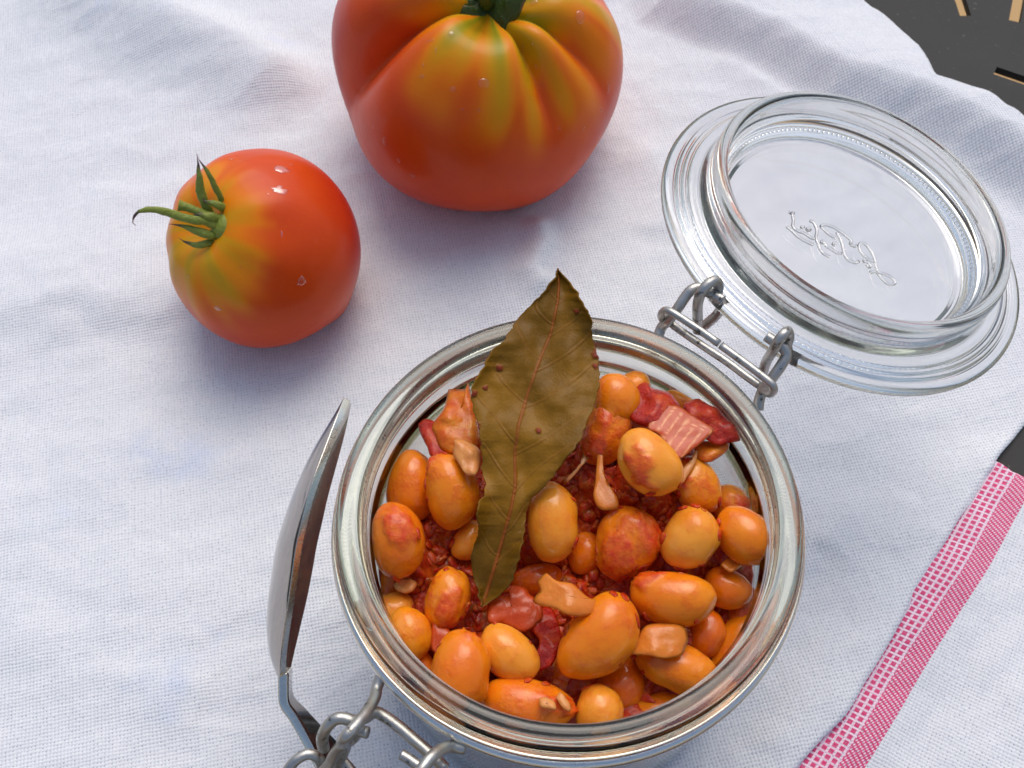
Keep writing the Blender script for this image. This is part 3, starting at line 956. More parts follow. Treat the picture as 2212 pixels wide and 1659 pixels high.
# ------------------------------------------------------------------ tomatoes
def tomato(name, label, px, py, dist, Rr, Hh, ang, theta, creases, kind, cat='tomato', tweaks=()):
    v, r, u = view_frame(px, py)
    a_img = r * math.cos(R(ang)) + u * math.sin(R(ang))
    ax = (-v * math.cos(R(theta)) + a_img * math.sin(R(theta))).normalized()
    ex_ = (r - ax * r.dot(ax)).normalized(); ey_ = ax.cross(ex_)
    C = P(px, py, dist)
    Rr *= (C - CAM).length / 28.15; Hh *= (C - CAM).length / 28.15
    t = thing(name, label, cat, (C.x, C.y, 0.2))
    V, F, GR, DE = [], [], [], []
    NV, NU = 150, 300
    for i in range(NV + 1):
        v_ = math.pi * i / NV
        for j in range(NU):
            ph = 2 * math.pi * j / NU
            rho = math.sin(v_); z = math.cos(v_)
            p3 = Vector((math.cos(ph) * rho, math.sin(ph) * rho, z))
            if kind == 'big':
                cr = 0; lob = 0
                for (cphi, wd, dp, reach) in creases:
                    dphi = (math.degrees(ph) - cphi + 180) % 360 - 180
                    g1 = math.exp(-abs(dphi / wd) ** 1.3)
                    cr += dp * g1 * (1 - sstep(reach * 0.35, reach, v_))
                    lob += dp * 0.45 * math.exp(-(dphi / (wd * 2.9)) ** 2) * (1 - sstep(reach * .5, reach * 1.5, v_))
                k = 1 - 0.30 * cr - 0.34 * lob
                k *= 1 + 0.030 * ns(p3, 1.2, 3) 
                rad = rho ** 0.88
                zz = z * Hh * (1 - 0.0 * rho) - 0.30 * Hh * math.exp(-(rho / 0.24) ** 2) * (z > 0)
                zz -= 0.16 * Hh * cr * (z > 0) * math.exp(-((rho - .35) / .42) ** 2)
                if z < 0: zz = -Hh * abs(z) ** 1.05
                q = ex_ * (math.cos(ph) * rad * Rr * k) + ey_ * (math.sin(ph) * rad * Rr * k) + ax * (zz * (0.94 + 0.06 * k))
                # colour: streaks radiating from the stem
                st_ = 0.5 + 0.5 * math.sin(ph * 11 + 2.2 * ns((math.cos(ph) * 2, math.sin(ph) * 2, 0), 1.0, 4))
                st_ = st_ * 0.6 + 0.55 * (ns((math.cos(ph) * 5, math.sin(ph) * 5, v_ * 0.6), 1.0, 8) + 0.4)
                near_c = 0
                for (cphi, wd, dp, reach) in creases:
                    dphi = (math.degrees(ph) - cphi + 180) % 360 - 180
                    near_c = max(near_c, math.exp(-((abs(dphi) - wd * 1.7) / (wd * 1.3)) ** 2) * (1 - sstep(reach * .7, reach * 1.15, v_)) * min(1, dp * 1.3))
                g = (1 - sstep(0.30, 1.05, v_ + 0.30 * ns(p3, 2.6, 2))) * (0.40 + 0.50 * st_)
                g = max(g, near_c * (0.35 + 0.55 * st_) * (0.0 if 150 < math.degrees(ph) < 250 else 0.8))
                de = sstep(0.05, 0.5, ns(p3, 1.6, 11)) * sstep(0.9, 1.5, v_) * 0.8
            else:
                k = 1 + 0.022 * ns(p3, 1.4, 5)
                rib = 0.0
                ridge = math.sin(ph * 9 + 1.5 * ns((math.cos(ph), math.sin(ph), 0), 1.5, 2))
                rib = 0.024 * ridge * math.exp(-((v_ - 0.55) / 0.42) ** 2)
                k += rib
                rad = rho ** 0.93
                zz = z * Hh - 0.20 * Hh * math.exp(-(rho / 0.22) ** 2) * (z > 0)
                # pointed blossom end
                dphi = 0
                if z < 0: zz = -Hh * (abs(z) ** 1.1) - 0.10 * Hh * math.exp(-(rho / 0.22) ** 2)
                sh = 1 - 0.06 * sstep(0.0, -1.0, z)
                q = (ex_ * math.cos(ph) + ey_ * math.sin(ph)) * (rad * Rr * k * sh) + ax * zz
                bump_dir = (r * math.cos(R(-42)) + u * math.sin(R(-42)) + v * 0.25).normalized()
                qq = q.normalized().dot(bump_dir)
                q = q * (1 + 0.075 * math.exp(-((1 - qq) / 0.035)))
                st_ = 0.5 + 0.5 * math.sin(ph * 9 + 1.5 * ns((math.cos(ph), math.sin(ph), 0), 1.5, 2) + 1.2)
                lowleft = q.normalized().dot((-u * 0.9 - r * 0.5).normalized())
                rng = 0.95 + 0.55 * sstep(-0.2, 0.8, lowleft)
                g = (1 - sstep(0.25, rng, v_ + 0.25 * ns(p3, 2.2, 6))) * (0.40 + 0.16 * st_ + 0.12 * sstep(-.1, .7, lowleft))
                g += 0.14 * (ns((math.cos(ph) * 6, math.sin(ph) * 6, v_), 1.0, 9)) * (g > 0.05)
                de = sstep(0.55, 0.95, q.normalized().dot((r * 0.93 + u * 0.3).normalized())) * 0.75
            for (ta, tk, tw) in tweaks:
                td = r * math.cos(R(ta)) + u * math.sin(R(ta))
                q = q * (1 + tk * math.exp(-(1 - q.normalized().dot(td)) / tw))
            V.append(C + q); GR.append(max(0, g)); DE.append(de)
    for i in range(NV):
        for j in range(NU):
            a = i * NU + j; b2 = i * NU + (j + 1) % NU
            F.append((a, a + NU, b2 + NU, b2))
    skin = mk('skin', V, F, M['tomato'], t, attrs={'green': GR, 'deep': DE})
    fix_normals(skin)
    bvh = BVHTree.FromPolygons([Vector(x) for x in V], F)
    return t, bvh, C, ax, r, u, v

def drop(parent, bvh, px, py, rx, ry, rot=0, h=0.5, irregular=0.0):
    d = ray(px, py)
    loc, nor, idx, dist = bvh.ray_cast(CAM, d)
    if loc is None: return
    if nor.dot(d) > 0: nor = -nor
    v, r, u = view_frame(px, py)
    a = (r - nor * r.dot(nor)).normalized(); b2 = nor.cross(a)
    k = dist / FPX
    V, F = [], []
    nr, na = 8, 28
    V.append(loc + nor * (h * min(rx, ry) * k))
    for i in range(1, nr + 1):
        f = i / nr
        for j in range(na):
            w = 2 * math.pi * j / na
            ir = 1 + irregular * (noise.noise(Vector((math.cos(w) * 1.7 + px, math.sin(w) * 1.7 + py, 0))))
            x = math.cos(w) * rx * f * ir; y = math.sin(w) * ry * f * ir
            x, y = x * math.cos(R(rot)) - y * math.sin(R(rot)), x * math.sin(R(rot)) + y * math.cos(R(rot))
            q = loc + (a * x + b2 * y) * k
            l2, n2, _, _ = bvh.find_nearest(q)
            if (n2.dot(nor)) < 0: n2 = -n2
            z = h * min(rx, ry) * k * math.sqrt(max(0, 1 - f ** 2.2)) - (0.006 if i == nr else -0.004)
            V.append(l2 + n2 * z)
    for j in range(na): F.append((0, 1 + j, 1 + (j + 1) % na))
    for i in range(nr - 1):
        for j in range(na):
            a0 = 1 + i * na + j; a1 = 1 + i * na + (j + 1) % na
            F.append((a0, a0 + na, a1 + na, a1))
    F.append(tuple(1 + (nr - 1) * na + j for j in range(na))[::-1])
    o = mk('water_drop', V, F, M['film' if irregular > 0.25 else 'water'], parent); fix_normals(o)

big, bv1, CB, AX1, r1, u1, v1 = tomato('heirloom_tomato', 'large ribbed red tomato with yellow green streaks, cut by the top of the frame', 1030, 132, 3.75, 4.22, 3.55, 74, 31,
    [(200, 10, 0.95, 2.1), (300, 7, 0.9, 1.15), (334, 8, 0.7, 1.30), (25, 12, .7, 1.5), (80, 12, .8, 1.6), (140, 12, .8, 1.5)], 'big', tweaks=[(-38, -0.055, 0.10), (-95, -0.045, 0.08), (-150, -0.01, 0.1)])
for x, y, a, b_ in ((1785, 115, 40, 46), (925, 230, 24, 24), (1140, 560, 42, 36), (735, 440, 10, 14), (725, 515, 20, 14), (935, 600, 24, 20), (1110, 740, 13, 16), (480, 945, 18, 34),
                    (575, 1075, 14, 26), (1400, 325, 18, 22), (1490, 450, 12, 18), (1530, 565, 7, 12), (1480, 18, 32, 20), (665, 1175, 22, 18), (1975, 590, 14, 40), (2000, 95, 8, 14),
                    (400, 850, 7, 14), (1000, 735, 14, 10), (820, 340, 9, 22), (780, 275, 30, 9), (1930, 740, 10, 20), (1470, 300, 10, 10), (1650, 860, 9, 12), (1810, 860, 8, 18)):
    drop(big, bv1, 677.7 + x * 0.3217, y * 0.3217, a * 0.3217, b_ * 0.3217)

def sepal(parent, pts, wid, mat, dist0, name='sepal', flat=0.45, tipfac=1.0, conv=None, seg=12, blunt=False):
    """pts: (x, y, rise towards the camera)"""
    path = catmull([PD(*conv(a, b_), dist0 - z) for a, b_, z in pts], 7)
    mid = path[len(path) // 2]
    fd = (CAM - mid).normalized()
    if blunt: rad = lambda t: wid * (1.0 - 0.25 * math.sin(t * math.pi) + 0.12 * sstep(.8, 1, t))
    else: rad = lambda t: wid * (0.30 + 0.70 * math.sin(math.pi * min(1, 0.30 + 0.55 * t))) * (1 - 0.90 * sstep(0.35, 1.0, t))
    V, F = tube_geo(path, rad, seg=seg, flat=flat, flat_dir=fd)
    # pinched, keeled cross-section with slight wander
    tip = [(i // seg) / (len(path) - 1) * tipfac for i in range(len(V))]
    V = [v + Vector((ns(v, 6, 1), ns(v, 6, 2), ns(v, 6, 3))) * 0.018 for v in V]
    o = mk(name, V, F, M[mat], parent, attrs={'tip': tip}); fix_normals(o)
    return o
cal = lambda x, y: (677.7 + x * 0.3217, y * 0.3217)
loc, nor, _, d1 = bv1.ray_cast(CAM, ray(1062, 20))
d1b = bv1.ray_cast(CAM, ray(1062, 62))[3]
for pts_, w_ in (([(1150, 60, 0.0), (1200, 130, 0.25), (1190, 190, 0.25), (1160, 205, 0.0)], 0.34),
                 ([(1180, 40, 0.1), (1270, 70, 0.45), (1350, 20, 0.65), (1410, -30, 0.75)], 0.36),
                 ([(1130, 40, 0.1), (1030, 70, 0.35), (960, 30, 0.5), (930, -60, 0.6)], 0.34),
                 ([(1150, 20, 0.1), (1090, 90, 0.35), (1020, 60, 0.45), (960, 45, 0.3)], 0.26),
                 ([(1180, 50, 0.1), (1240, 150, 0.35), (1300, 110, 0.5), (1370, 55, 0.6)], 0.28),
                 ([(1160, -20, 0.1), (1080, -110, 0.4), (1010, -180, 0.3)], 0.34),
                 ([(1180, -20, 0.1), (1270, -110, 0.4), (1360, -160, 0.3)], 0.34)):
    sepal(big, [(1160 + (a - 1160) * 1.15, b2 * 1.1, c2) for a, b2, c2 in pts_], w_ * 1.05, 'sepal_dark', d1, flat=0.16, tipfac=0.95, conv=cal)
sepal(big, [(1165, 30, -0.1), (1160, 0, 0.5), (1150, -40, 1.1), (1130, -70, 1.5)], 0.30, 'sepal_dark', d1, name='stem', flat=1.0, tipfac=0.3, conv=cal, blunt=True)

small, bv2, CS, AX2, r2, u2, v2 = tomato('tomato', 'smaller round red tomato with a green calyx, left of the large ribbed one', 574, 540, 2.62, 2.68, 2.62, 160, 44, [], 'small', tweaks=[(180, -0.055, 0.16), (-135, -0.015, .1)])
c8 = lambda x, y: (271 + x * 0.286, 305 + y * 0.286)
for x, y, a, b_, ir in ((1180, 215, 62, 42, 0.5), (1165, 370, 66, 34, 0.9), (1330, 1058, 36, 34, 0.5), (797, 140, 24, 16, 0), (700, 1262, 30, 20, .4), (870, 950, 14, 9, 0),
                        (1255, 180, 18, 14, 0), (1080, 400, 14, 10, 0), (1640, 1240, 12, 10, 0), (480, 1020, 10, 16, 0), (1180, 700, 8, 30, .3)):
    drop(small, bv2, *c8(x, y), a * 0.286, b_ * 0.286, h=0.22 if ir > .45 else 0.45, irregular=ir)
d2 = bv2.ray_cast(CAM, ray(*c8(700, 600)))[3]
SP = [([(750, 500, 0.1), (720, 430, 0.25), (670, 330, 0.45), (620, 230, 0.6), (570, 160, 0.65), (545, 115, 0.6)], 0.135, 'sepal'),
      ([(650, 560, 0.1), (600, 470, 0.3), (565, 370, 0.45), (560, 270, 0.6), (548, 180, 0.65), (540, 95, 0.65)], 0.20, 'sepal'),
      ([(790, 560, 0.05), (740, 505, 0.3), (680, 475, 0.42), (600, 455, 0.45), (585, 430, 0.45)], 0.19, 'sepal'),
      ([(780, 610, 0.05), (700, 585, 0.32), (620, 565, 0.45), (540, 555, 0.45), (480, 575, 0.35)], 0.20, 'sepal'),
      ([(760, 670, 0.05), (690, 640, 0.3), (600, 605, 0.4), (500, 590, 0.45), (400, 565, 0.45), (290, 530, 0.5), (190, 515, 0.5), (110, 530, 0.45), (65, 570, 0.4), (55, 615, 0.4), (82, 636, 0.45)], 0.20, 'sepal'),
      ([(740, 710, 0.02), (660, 710, 0.25), (570, 690, 0.32), (480, 655, 0.35), (400, 635, 0.35), (325, 625, 0.35)], 0.20, 'sepal'),
      ([(690, 750, 0.0), (620, 770, 0.15), (540, 785, 0.15), (460, 765, 0.1), (400, 730, 0.1)], 0.17, 'sepal')]
for pts_, w_, nm in SP:
    sepal(small, pts_, w_ * 0.66, 'sepal', d2, flat=0.6, conv=c8)
sepal(small, [(720, 610, 0.0), (620, 560, 0.3), (520, 520, 0.35), (450, 495, 0.35), (400, 482, 0.35)], 0.155, 'sepal', d2, name='stem', flat=1.0, tipfac=0.55, conv=c8, blunt=True)
# hub that joins the sepals
hubp = bv2.ray_cast(CAM, ray(*c8(720, 640)))[0]
Vh, Fh = lathe_geo([(0, 0.16), (0.2, 0.14), (0.36, 0.05), (0.40, -0.05), (0.3, -0.25), (0, -0.3)], hubp, AX2, 24)
hub = mk('calyx_hub', Vh, Fh, M['sepal'], small, attrs={'tip': [0.1] * len(Vh)}); fix_normals(hub)

# ------------------------------------------------------------------ contents of the jar
def blob_geo(C, a, b_, c, La, Lb, Lc, seed, bend=0.0, nseg=(40, 28), rough=0.02, sauce=None, dent=0.0):
    V, F, SA = [], [], []
    nu, nv = nseg
    for i in range(nv + 1):
        th = math.pi * i / nv
        for j in range(nu):
            ph = 2 * math.pi * j / nu
            s = Vector((math.cos(th), math.sin(th) * math.cos(ph), math.sin(th) * math.sin(ph)))
            k = 1 + rough * 1.6 * ns(s, 1.3, seed) + rough * ns(s, 3.1, seed + 5)
            x, y, z = s.x * La * k, s.y * Lb * k, s.z * Lc * k
            # one end slightly fuller, a shallow hollow on one side
            f = 1 + 0.07 * s.x * math.sin(seed)
            y *= f; z *= f
            y += bend * Lb * (1 - (s.x ** 2) * 2.0) * 0.5
            y -= dent * Lb * math.exp(-(s.x / 0.35) ** 2) * max(0, s.y) ** 2
            sa = 0.0
            if sauce:
                for (sx_, sy_, sr) in sauce:      # spots facing the camera; position in the (a,b) plane
                    # direction on the unit body
                    zc = -math.sqrt(max(0, 1 - sx_ ** 2 - sy_ ** 2))
                    dd = (s - Vector((sx_, sy_, zc))).length + 0.35 * ns(s, 2.6, seed + 3) + 0.10 * ns(s, 9, seed)
                    sa = max(sa, 1 - sstep(sr * 0.75, sr * 1.05, dd))
            dsp = 0.045 * sa * (1 + 1.3 * ns(s, 7, seed + 2))
            q = a * x + b_ * y + c * z
            V.append(C + q + q.normalized() * dsp); SA.append(sa)
    for i in range(nv):
        for j in range(nu):
            a0 = i * nu + j; a1 = i * nu + (j + 1) % nu
            F.append((a0, a1, a1 + nu, a0 + nu))
    return V, F, SA

BG = 'cooked beans in the jar'
def bean(label, px, py, L, Wd, ang, dz, tone, film, sauce=None, tilt=0.0, bend=0.16, rough=0.02, dent=0.0, group=BG):
    dent = dent or (0.13 if int(px + py) % 3 == 0 else 0.03)
    v, r, u = view_frame(px, py)
    C = P(px, py, H + dz)
    k = (C - CAM).length / FPX
    a = (r * math.cos(R(ang)) + u * math.sin(R(ang)) + v * math.sin(R(tilt))).normalized()
    b_ = (v.cross(a)).normalized(); c = a.cross(b_)
    if c.dot(v) < 0: c = -c; 
    seed = px * 0.37 + py * 0.11
    V, F, SA = blob_geo(C, a, b_, c, L * k / 2, Wd * k / 2, Wd * k / 2 * 0.92, seed, bend, rough=rough, sauce=sauce, dent=dent)
    o = mk('bean', V, F, M['bean'], base=C, attrs={'sauce': SA})
    fix_normals(o)
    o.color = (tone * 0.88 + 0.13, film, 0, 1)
    tag(o, label, 'bean', group)
    return o

B = [
 ('yellow bean with a wet red blob of sauce on it, on top of the heap', 1403, 998, 162, 122, -50, -0.20, 0.10, 0.1, [(-0.02, 0.36, 0.52)], 0),
 ('upright plump yellow orange bean just right of the lower half of the bay leaf', 1193, 1129, 174, 114, 92, -1.15, 0.18, 0.15, None, 0),
 ('glossy rounded yellow bean near the right, with a fine crease across its skin', 1490, 1162, 140, 120, 55, -1.10, 0.10, 0.2, None, 0),
 ('orange bean resting against the glass at the far right', 1612, 1156, 138, 112, -42, -1.15, 0.42, 0.2, None, 0),
 ('long orange bean lying level with cracked skin, below the rounded yellow bean', 1453, 1290, 180, 116, -6, -1.40, 0.45, 0.25, [(-0.65, -0.62, 0.5)], 0),
 ('biggest bean, a tilted glossy orange one under the curled onion petal', 1292, 1376, 205, 142, 50, -1.30, 0.42, 0.25, None, 0),
 ('large upright smooth orange bean at the lower left of the jar', 992, 1453, 176, 132, 82, -1.15, 0.50, 0.15, [(0.85, 0.25, 0.28)], 0),
 ('pale yellow bean with a round highlight beside the large orange one at the lower left', 1100, 1410, 142, 102, -42, -1.55, 0.08, 0.2, None, 0),
 ('upright orange bean with a red sauce stain at the left wall of the jar', 857, 1166, 162, 116, 98, -1.15, 0.55, 0.35, [(0.35, 0.1, 0.62)], 0),
 ('upright orange bean touching the left edge of the bay leaf', 973, 1060, 166, 116, 100, -1.05, 0.45, 0.4, [(0.75, -0.55, 0.3)], 0),
 ('duller orange bean behind the upright one, at the upper left wall', 888, 1052, 160, 112, 84, -1.60, 0.55, 0.4, None, 0),
 ('small bright yellow orange bean low at the left wall', 882, 1372, 118, 96, 95, -1.80, 0.30, 0.3, None, 0),
 ('orange bean with burst skin lying at the bottom, right of the large upright one', 1140, 1522, 196, 112, -8, -1.75, 0.50, 0.4, [(0.75, -0.1, 0.50)], 0),
 ('small yellow bean with a ridged side, at the bottom centre by the rim', 1292, 1538, 112, 100, 82, -1.85, 0.18, 0.2, None, 0),
 ('orange bean pointing right beneath a flap of onion, lower right', 1458, 1437, 178, 104, -22, -2.00, 0.45, 0.3, None, 0),
 ('bean smothered in red sauce in the middle of the right half', 1352, 1172, 158, 138, 70, -1.45, 0.50, 0.9, [(-0.3, -0.2, 0.70), (0.5, 0.5, 0.62)], 0),
 ('pale bean with a loose skin edge below the striped onion piece', 1505, 1048, 128, 104, -62, -1.30, 0.22, 0.55, [(-0.55, 0.3, 0.4)], 0),
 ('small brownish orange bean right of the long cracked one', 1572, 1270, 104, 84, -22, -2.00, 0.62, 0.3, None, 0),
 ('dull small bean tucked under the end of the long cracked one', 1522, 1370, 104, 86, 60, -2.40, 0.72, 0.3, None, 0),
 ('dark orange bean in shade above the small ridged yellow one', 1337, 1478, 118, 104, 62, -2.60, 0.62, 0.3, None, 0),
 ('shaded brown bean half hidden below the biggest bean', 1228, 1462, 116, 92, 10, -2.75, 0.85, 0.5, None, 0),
 ('ragged bean coated with bright red sauce between the leaf tip and the left wall', 966, 1292, 134, 96, 76, -1.75, 0.40, 0.9, [(-0.2, 0.1, 0.62), (-0.7, 0.2, 0.5)], 0),
 ('orange bean standing right beside the bay leaf at the top of the heap', 1326, 868, 122, 106, 78, -0.62, 0.42, 0.3, [(-0.7, -0.2, 0.5)], 0),
 ('pale bean end peeping out behind the top beans', 1368, 838, 78, 74, 20, -0.95, 0.20, 0.2, None, 0),
 ('sauce-coated orange bean against the right edge of the bay leaf', 1306, 935, 150, 108, 72, -0.95, 0.50, 0.8, [(-0.4, -0.3, 0.72), (0.4, -0.2, .4)], 0),
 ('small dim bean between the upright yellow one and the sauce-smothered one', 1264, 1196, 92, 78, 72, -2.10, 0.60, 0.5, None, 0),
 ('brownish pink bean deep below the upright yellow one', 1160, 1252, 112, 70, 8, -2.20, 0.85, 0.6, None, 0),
 ('pale bean half covered by the small bright one at the left wall', 848, 1322, 96, 88, 20, -2.20, 0.10, 0.4, None, 0),
 ('pale half bean jutting from under the left edge of the leaf', 1012, 1168, 92, 70, 60, -1.90, 0.15, 0.3, None, 0),
 ('yellow bean end behind the orange bean at the far right', 1583, 1092, 96, 84, -50, -1.90, 0.20, 0.6, [(0.2, -0.5, 0.4)], 0),
 ('large orange bean pressed on the glass at the lower right', 1585, 1412, 190, 112, 58, -2.75, 0.50, 0.35, None, 0),
 ('mashed orange bean by the rim at the lower right', 1420, 1540, 170, 86, 12, -2.75, 0.50, 0.7, [(-0.3, 0.3, 0.4)], 0),
 ('orange bean partly hidden behind the rim at the lower left', 905, 1452, 120, 84, -55, -2.35, 0.50, 0.5, None, 0),
 ('bean with red smears below the brownish one at the right wall', 1600, 1330, 130, 90, 70, -2.70, 0.55, 0.9, [(0, 0, 0.6)], 0),
 ('orange bean end at the top right, behind the red tomato chunk', 1480, 872, 96, 60, -25, -1.25, 0.45, 0.3, None, 0),
]
for (lab, px, py, L, Wd, ang, dz, tone, film, sc, tl) in B:
    bean(lab, px, py, L, Wd, ang, dz, tone, min(1.0, film * 1.05 + 0.10), sauce=sc, tilt=tl, rough=0.045 if film > 0.6 else 0.022)
# beans that only show as glimpses between the others
for (px, py, L, Wd, ang, dz, tone) in ((940, 1180, 120, 90, 40, -2.6, .5), (1060, 1500, 120, 90, 20, -2.6, .6), (1170, 1440, 120, 90, 70, -2.8, .6), (1400, 1400, 120, 90, 10, -2.7, .6),
                                      (1500, 1480, 120, 90, 40, -2.9, .5), (1420, 1080, 120, 90, 0, -1.9, .7), (860, 1250, 110, 80, 80, -2.5, .6), (1340, 1560, 110, 80, 0, -2.9, .6), (1085, 1210, 120, 90, 60, -2.7, .6)):
    bean('bean buried in the sauce between the upper beans, hardly showing', px, py, L, Wd, ang, dz, tone, 0.6, group='beans buried in the sauce')

# ragged pieces from an outline
def piece(name, label, cat, outline, dz, thick, mat, rough=0.06, seed=1.0, slope=None, group=None, bow=0.0, freq=2.2, stripes=None, rings=9):
    """outline in photo pixels; dz height below the rim, slope = (dz per px in x, in y)"""
    n0 = len(outline)
    op = catmull([Vector((a, b_, 0)) for a, b_ in outline] + [Vector((*outline[0], 0))], 4)[:-1]
    cx = sum(p.x for p in op) / len(op); cy = sum(p.y for p in op) / len(op)
    Vt, Vb = [], []
    span = max(abs(p.x - cx) for p in op)
    st_all = []
    v, r, u = view_frame(cx, cy)
    C = P(cx, cy, H + dz)
    def pos(x, y, side, f):
        d_ = dz + (slope[0] * (x - cx) + slope[1] * (y - cy) if slope else 0) + bow * (1 - ((x - cx) / span) ** 2)
        q = P(x, y, H + d_)
        h_ = thick * (max(0, 1 - f ** 3)) ** 0.5
        q = q - v * (h_ * (0.62 + 0.5 * ns((x / 80, y / 80, side * 3), freq, seed)) * side) 
        q = q + Vector((ns(q, 2.0, seed), ns(q, 2.0, seed + 2), ns(q, 2.0, seed + 4))) * rough + Vector((ns(q, 5.5, seed), ns(q, 5.5, seed + 2), ns(q, 5.5, seed + 4))) * rough * 0.28
        return q
    V, F, ST = [], [], []
    m = len(op)
    for side in (1, -1):
        base_i = len(V)
        V.append(pos(cx, cy, side, 0)); ST.append(stripes(cx, cy) if stripes else 0)
        for k in range(1, rings + 1):
            f = k / rings
            for p in op:
                x = cx + (p.x - cx) * f; y = cy + (p.y - cy) * f
                V.append(pos(x, y, side, f)); ST.append(stripes(x, y) if stripes else 0)
        for j in range(m):
            t_ = (base_i, base_i + 1 + j, base_i + 1 + (j + 1) % m)
            F.append(t_ if side == 1 else t_[::-1])
        for k in range(rings - 1):
            for j in range(m):
                a0 = base_i + 1 + k * m + j; a1 = base_i + 1 + k * m + (j + 1) % m
                q = (a0, a0 + m, a1 + m, a1)
                F.append(q if side == 1 else q[::-1])
    o = mk(name, V, F, M[mat], base=C, attrs={'stripe': ST})
    bm = bmesh.new(); bm.from_mesh(o.data)
    bmesh.ops.remove_doubles(bm, verts=bm.verts, dist=0.02 * S)
    bmesh.ops.recalc_face_normals(bm, faces=bm.faces)
    bm.to_mesh(o.data); bm.free()
    tag(o, label, cat, group)
    return o
k2 = lambda pts: [(1219.9 + x * 0.2451, 779.4 + y * 0.2451) for x, y in pts]
k1 = lambda pts: [(677.7 + x * 0.2451, 779.4 + y * 0.2451) for x, y in pts]
k4 = lambda pts: [(1186 + x * 0.326, 1118.2 + y * 0.326) for x, y in pts]
k3 = lambda pts: [(745.5 + x * 0.3055, 1152 + y * 0.3055) for x, y in pts]
piece('tomato_chunk', 'jagged red tomato chunk at the top right, left of the striped onion', 'tomato chunk', k2([(620, 260), (715, 175), (770, 235), (880, 260), (960, 320), (1030, 420), (940, 520), (800, 600), (640, 560), (560, 470)]), -0.55, 0.30, 'pulp', 0.07, 2)
piece('tomato_chunk', 'dark red tomato chunk leaning on the right glass wall', 'tomato chunk', k2([(1050, 380), (1190, 335), (1290, 390), (1400, 410), (1500, 540), (1585, 610), (1560, 690), (1400, 740), (1270, 720), (1150, 600), (1060, 480)]), -0.60, 0.34, 'pulp', 0.08, 5)
piece('tomato_chunk', 'orange skinned wedge at the upper left with a dark red torn end', 'tomato chunk', k1([(1190, 250), (1340, 250), (1370, 190), (1400, 330), (1440, 560), (1470, 760), (1300, 830), (1120, 780), (1060, 640), (1050, 540), (1140, 430)]), -0.75, 0.40, 'orange_pulp', 0.05, 8)
piece('tomato_chunk', 'dark purplish red scrap beside the orange wedge, by the left wall', 'tomato chunk', k1([(930, 570), (985, 525), (1080, 540), (1190, 620), (1250, 760), (1180, 850), (1060, 880), (1000, 760), (945, 660)]), -0.85, 0.20, 'pulp', 0.06, 11)
piece('tomato_chunk', 'pale red flesh under the dark chunk at the right wall', 'tomato chunk', k2([(1160, 700), (1300, 700), (1450, 720), (1420, 800), (1300, 880), (1180, 870), (1130, 790)]), -0.85, 0.25, 'orange_pulp', 0.05, 13)
def stripes1(x, y):
    ax_, ay_ = 1401, 924
    s_ = ((x - ax_) * 0.80 + (y - ay_) * 0.60)
    return max(0.0, math.cos(2 * math.pi * s_ / 19.0)) ** 7
piece('onion_slice', 'translucent pink onion slice with parallel pale lines, top right', 'onion slice', k2([(850, 385), (1000, 400), (1130, 480), (1310, 600), (1250, 680), (1120, 790), (1010, 860), (930, 790), (830, 650), (730, 590), (790, 470)]), -0.38, 0.07, 'onion', 0.012, 3, stripes=stripes1, rings=16)
piece('onion_slice', 'thin translucent onion sliver below the striped slice', 'onion slice', k2([(1100, 880), (1160, 790), (1165, 860), (1090, 1010), (1030, 1080), (1020, 960)]), -0.7, 0.06, 'onion_pale', 0.02, 9)
piece('onion_petal', 'curled orange pink onion petal left of the biggest bean', 'onion petal', k4([(-80, 420), (-20, 360), (60, 420), (150, 430), (250, 520), (355, 545), (350, 600), (260, 650), (150, 650), (40, 610), (-100, 560), (-60, 490)]), -0.95, 0.10, 'onion_orange', 0.05, 4, bow=0.35)
piece('onion_petal', 'limp flap of onion over the bean pointing right', 'onion petal', k4([(500, 905), (560, 830), (640, 720), (760, 700), (900, 730), (930, 800), (910, 870), (880, 920), (760, 940), (650, 930), (560, 910)]), -1.45, 0.10, 'onion_orange', 0.05, 6, bow=0.2)
piece('onion_piece', 'small pale lumpy onion cube by the left edge of the leaf', 'onion piece', k1([(1230, 720), (1330, 715), (1420, 760), (1470, 850), (1490, 950), (1420, 1020), (1330, 1010), (1270, 900), (1220, 820)]), -0.35, 0.28, 'onion_pale', 0.10, 7)
piece('onion_piece', 'tiny yellow onion crumb at the left wall under the stained bean', 'onion piece', k3([(345, 365), (390, 320), (470, 310), (515, 350), (490, 400), (420, 430), (360, 410)]), -1.75, 0.22, 'onion_pale', 0.06, 14)
piece('onion_piece', 'rumpled translucent onion layers right of the leaf tip', 'onion piece', k3([(985, 560), (1000, 500), (1100, 460), (1180, 440), (1190, 360), (1250, 370), (1300, 440), (1400, 520), (1390, 640), (1250, 690), (1120, 650), (1010, 650)]), -1.60, 0.12, 'onion', 0.10, 15)
piece('onion_piece', 'reddish onion shred running down towards the burst bean', 'onion piece', k3([(1300, 560), (1420, 520), (1500, 620), (1530, 760), (1480, 900), (1390, 960), (1350, 880), (1370, 760), (1300, 680)]), -1.75, 0.16, 'pulp', 0.08, 16)
piece('onion_piece', 'thin pink onion shred standing between the two lower left beans', 'onion piece', k3([(620, 600), (690, 620), (740, 720), (690, 790), (640, 850), (600, 780)]), -1.75, 0.12, 'onion', 0.04, 17)
piece('onion_piece', 'whitish crumbly piece on the end of the burst bean', 'onion piece', k3([(1370, 1175), (1420, 1165), (1490, 1200), (1500, 1260), (1440, 1250), (1375, 1230)]), -1.10, 0.14, 'onion_pale', 0.05, 18)
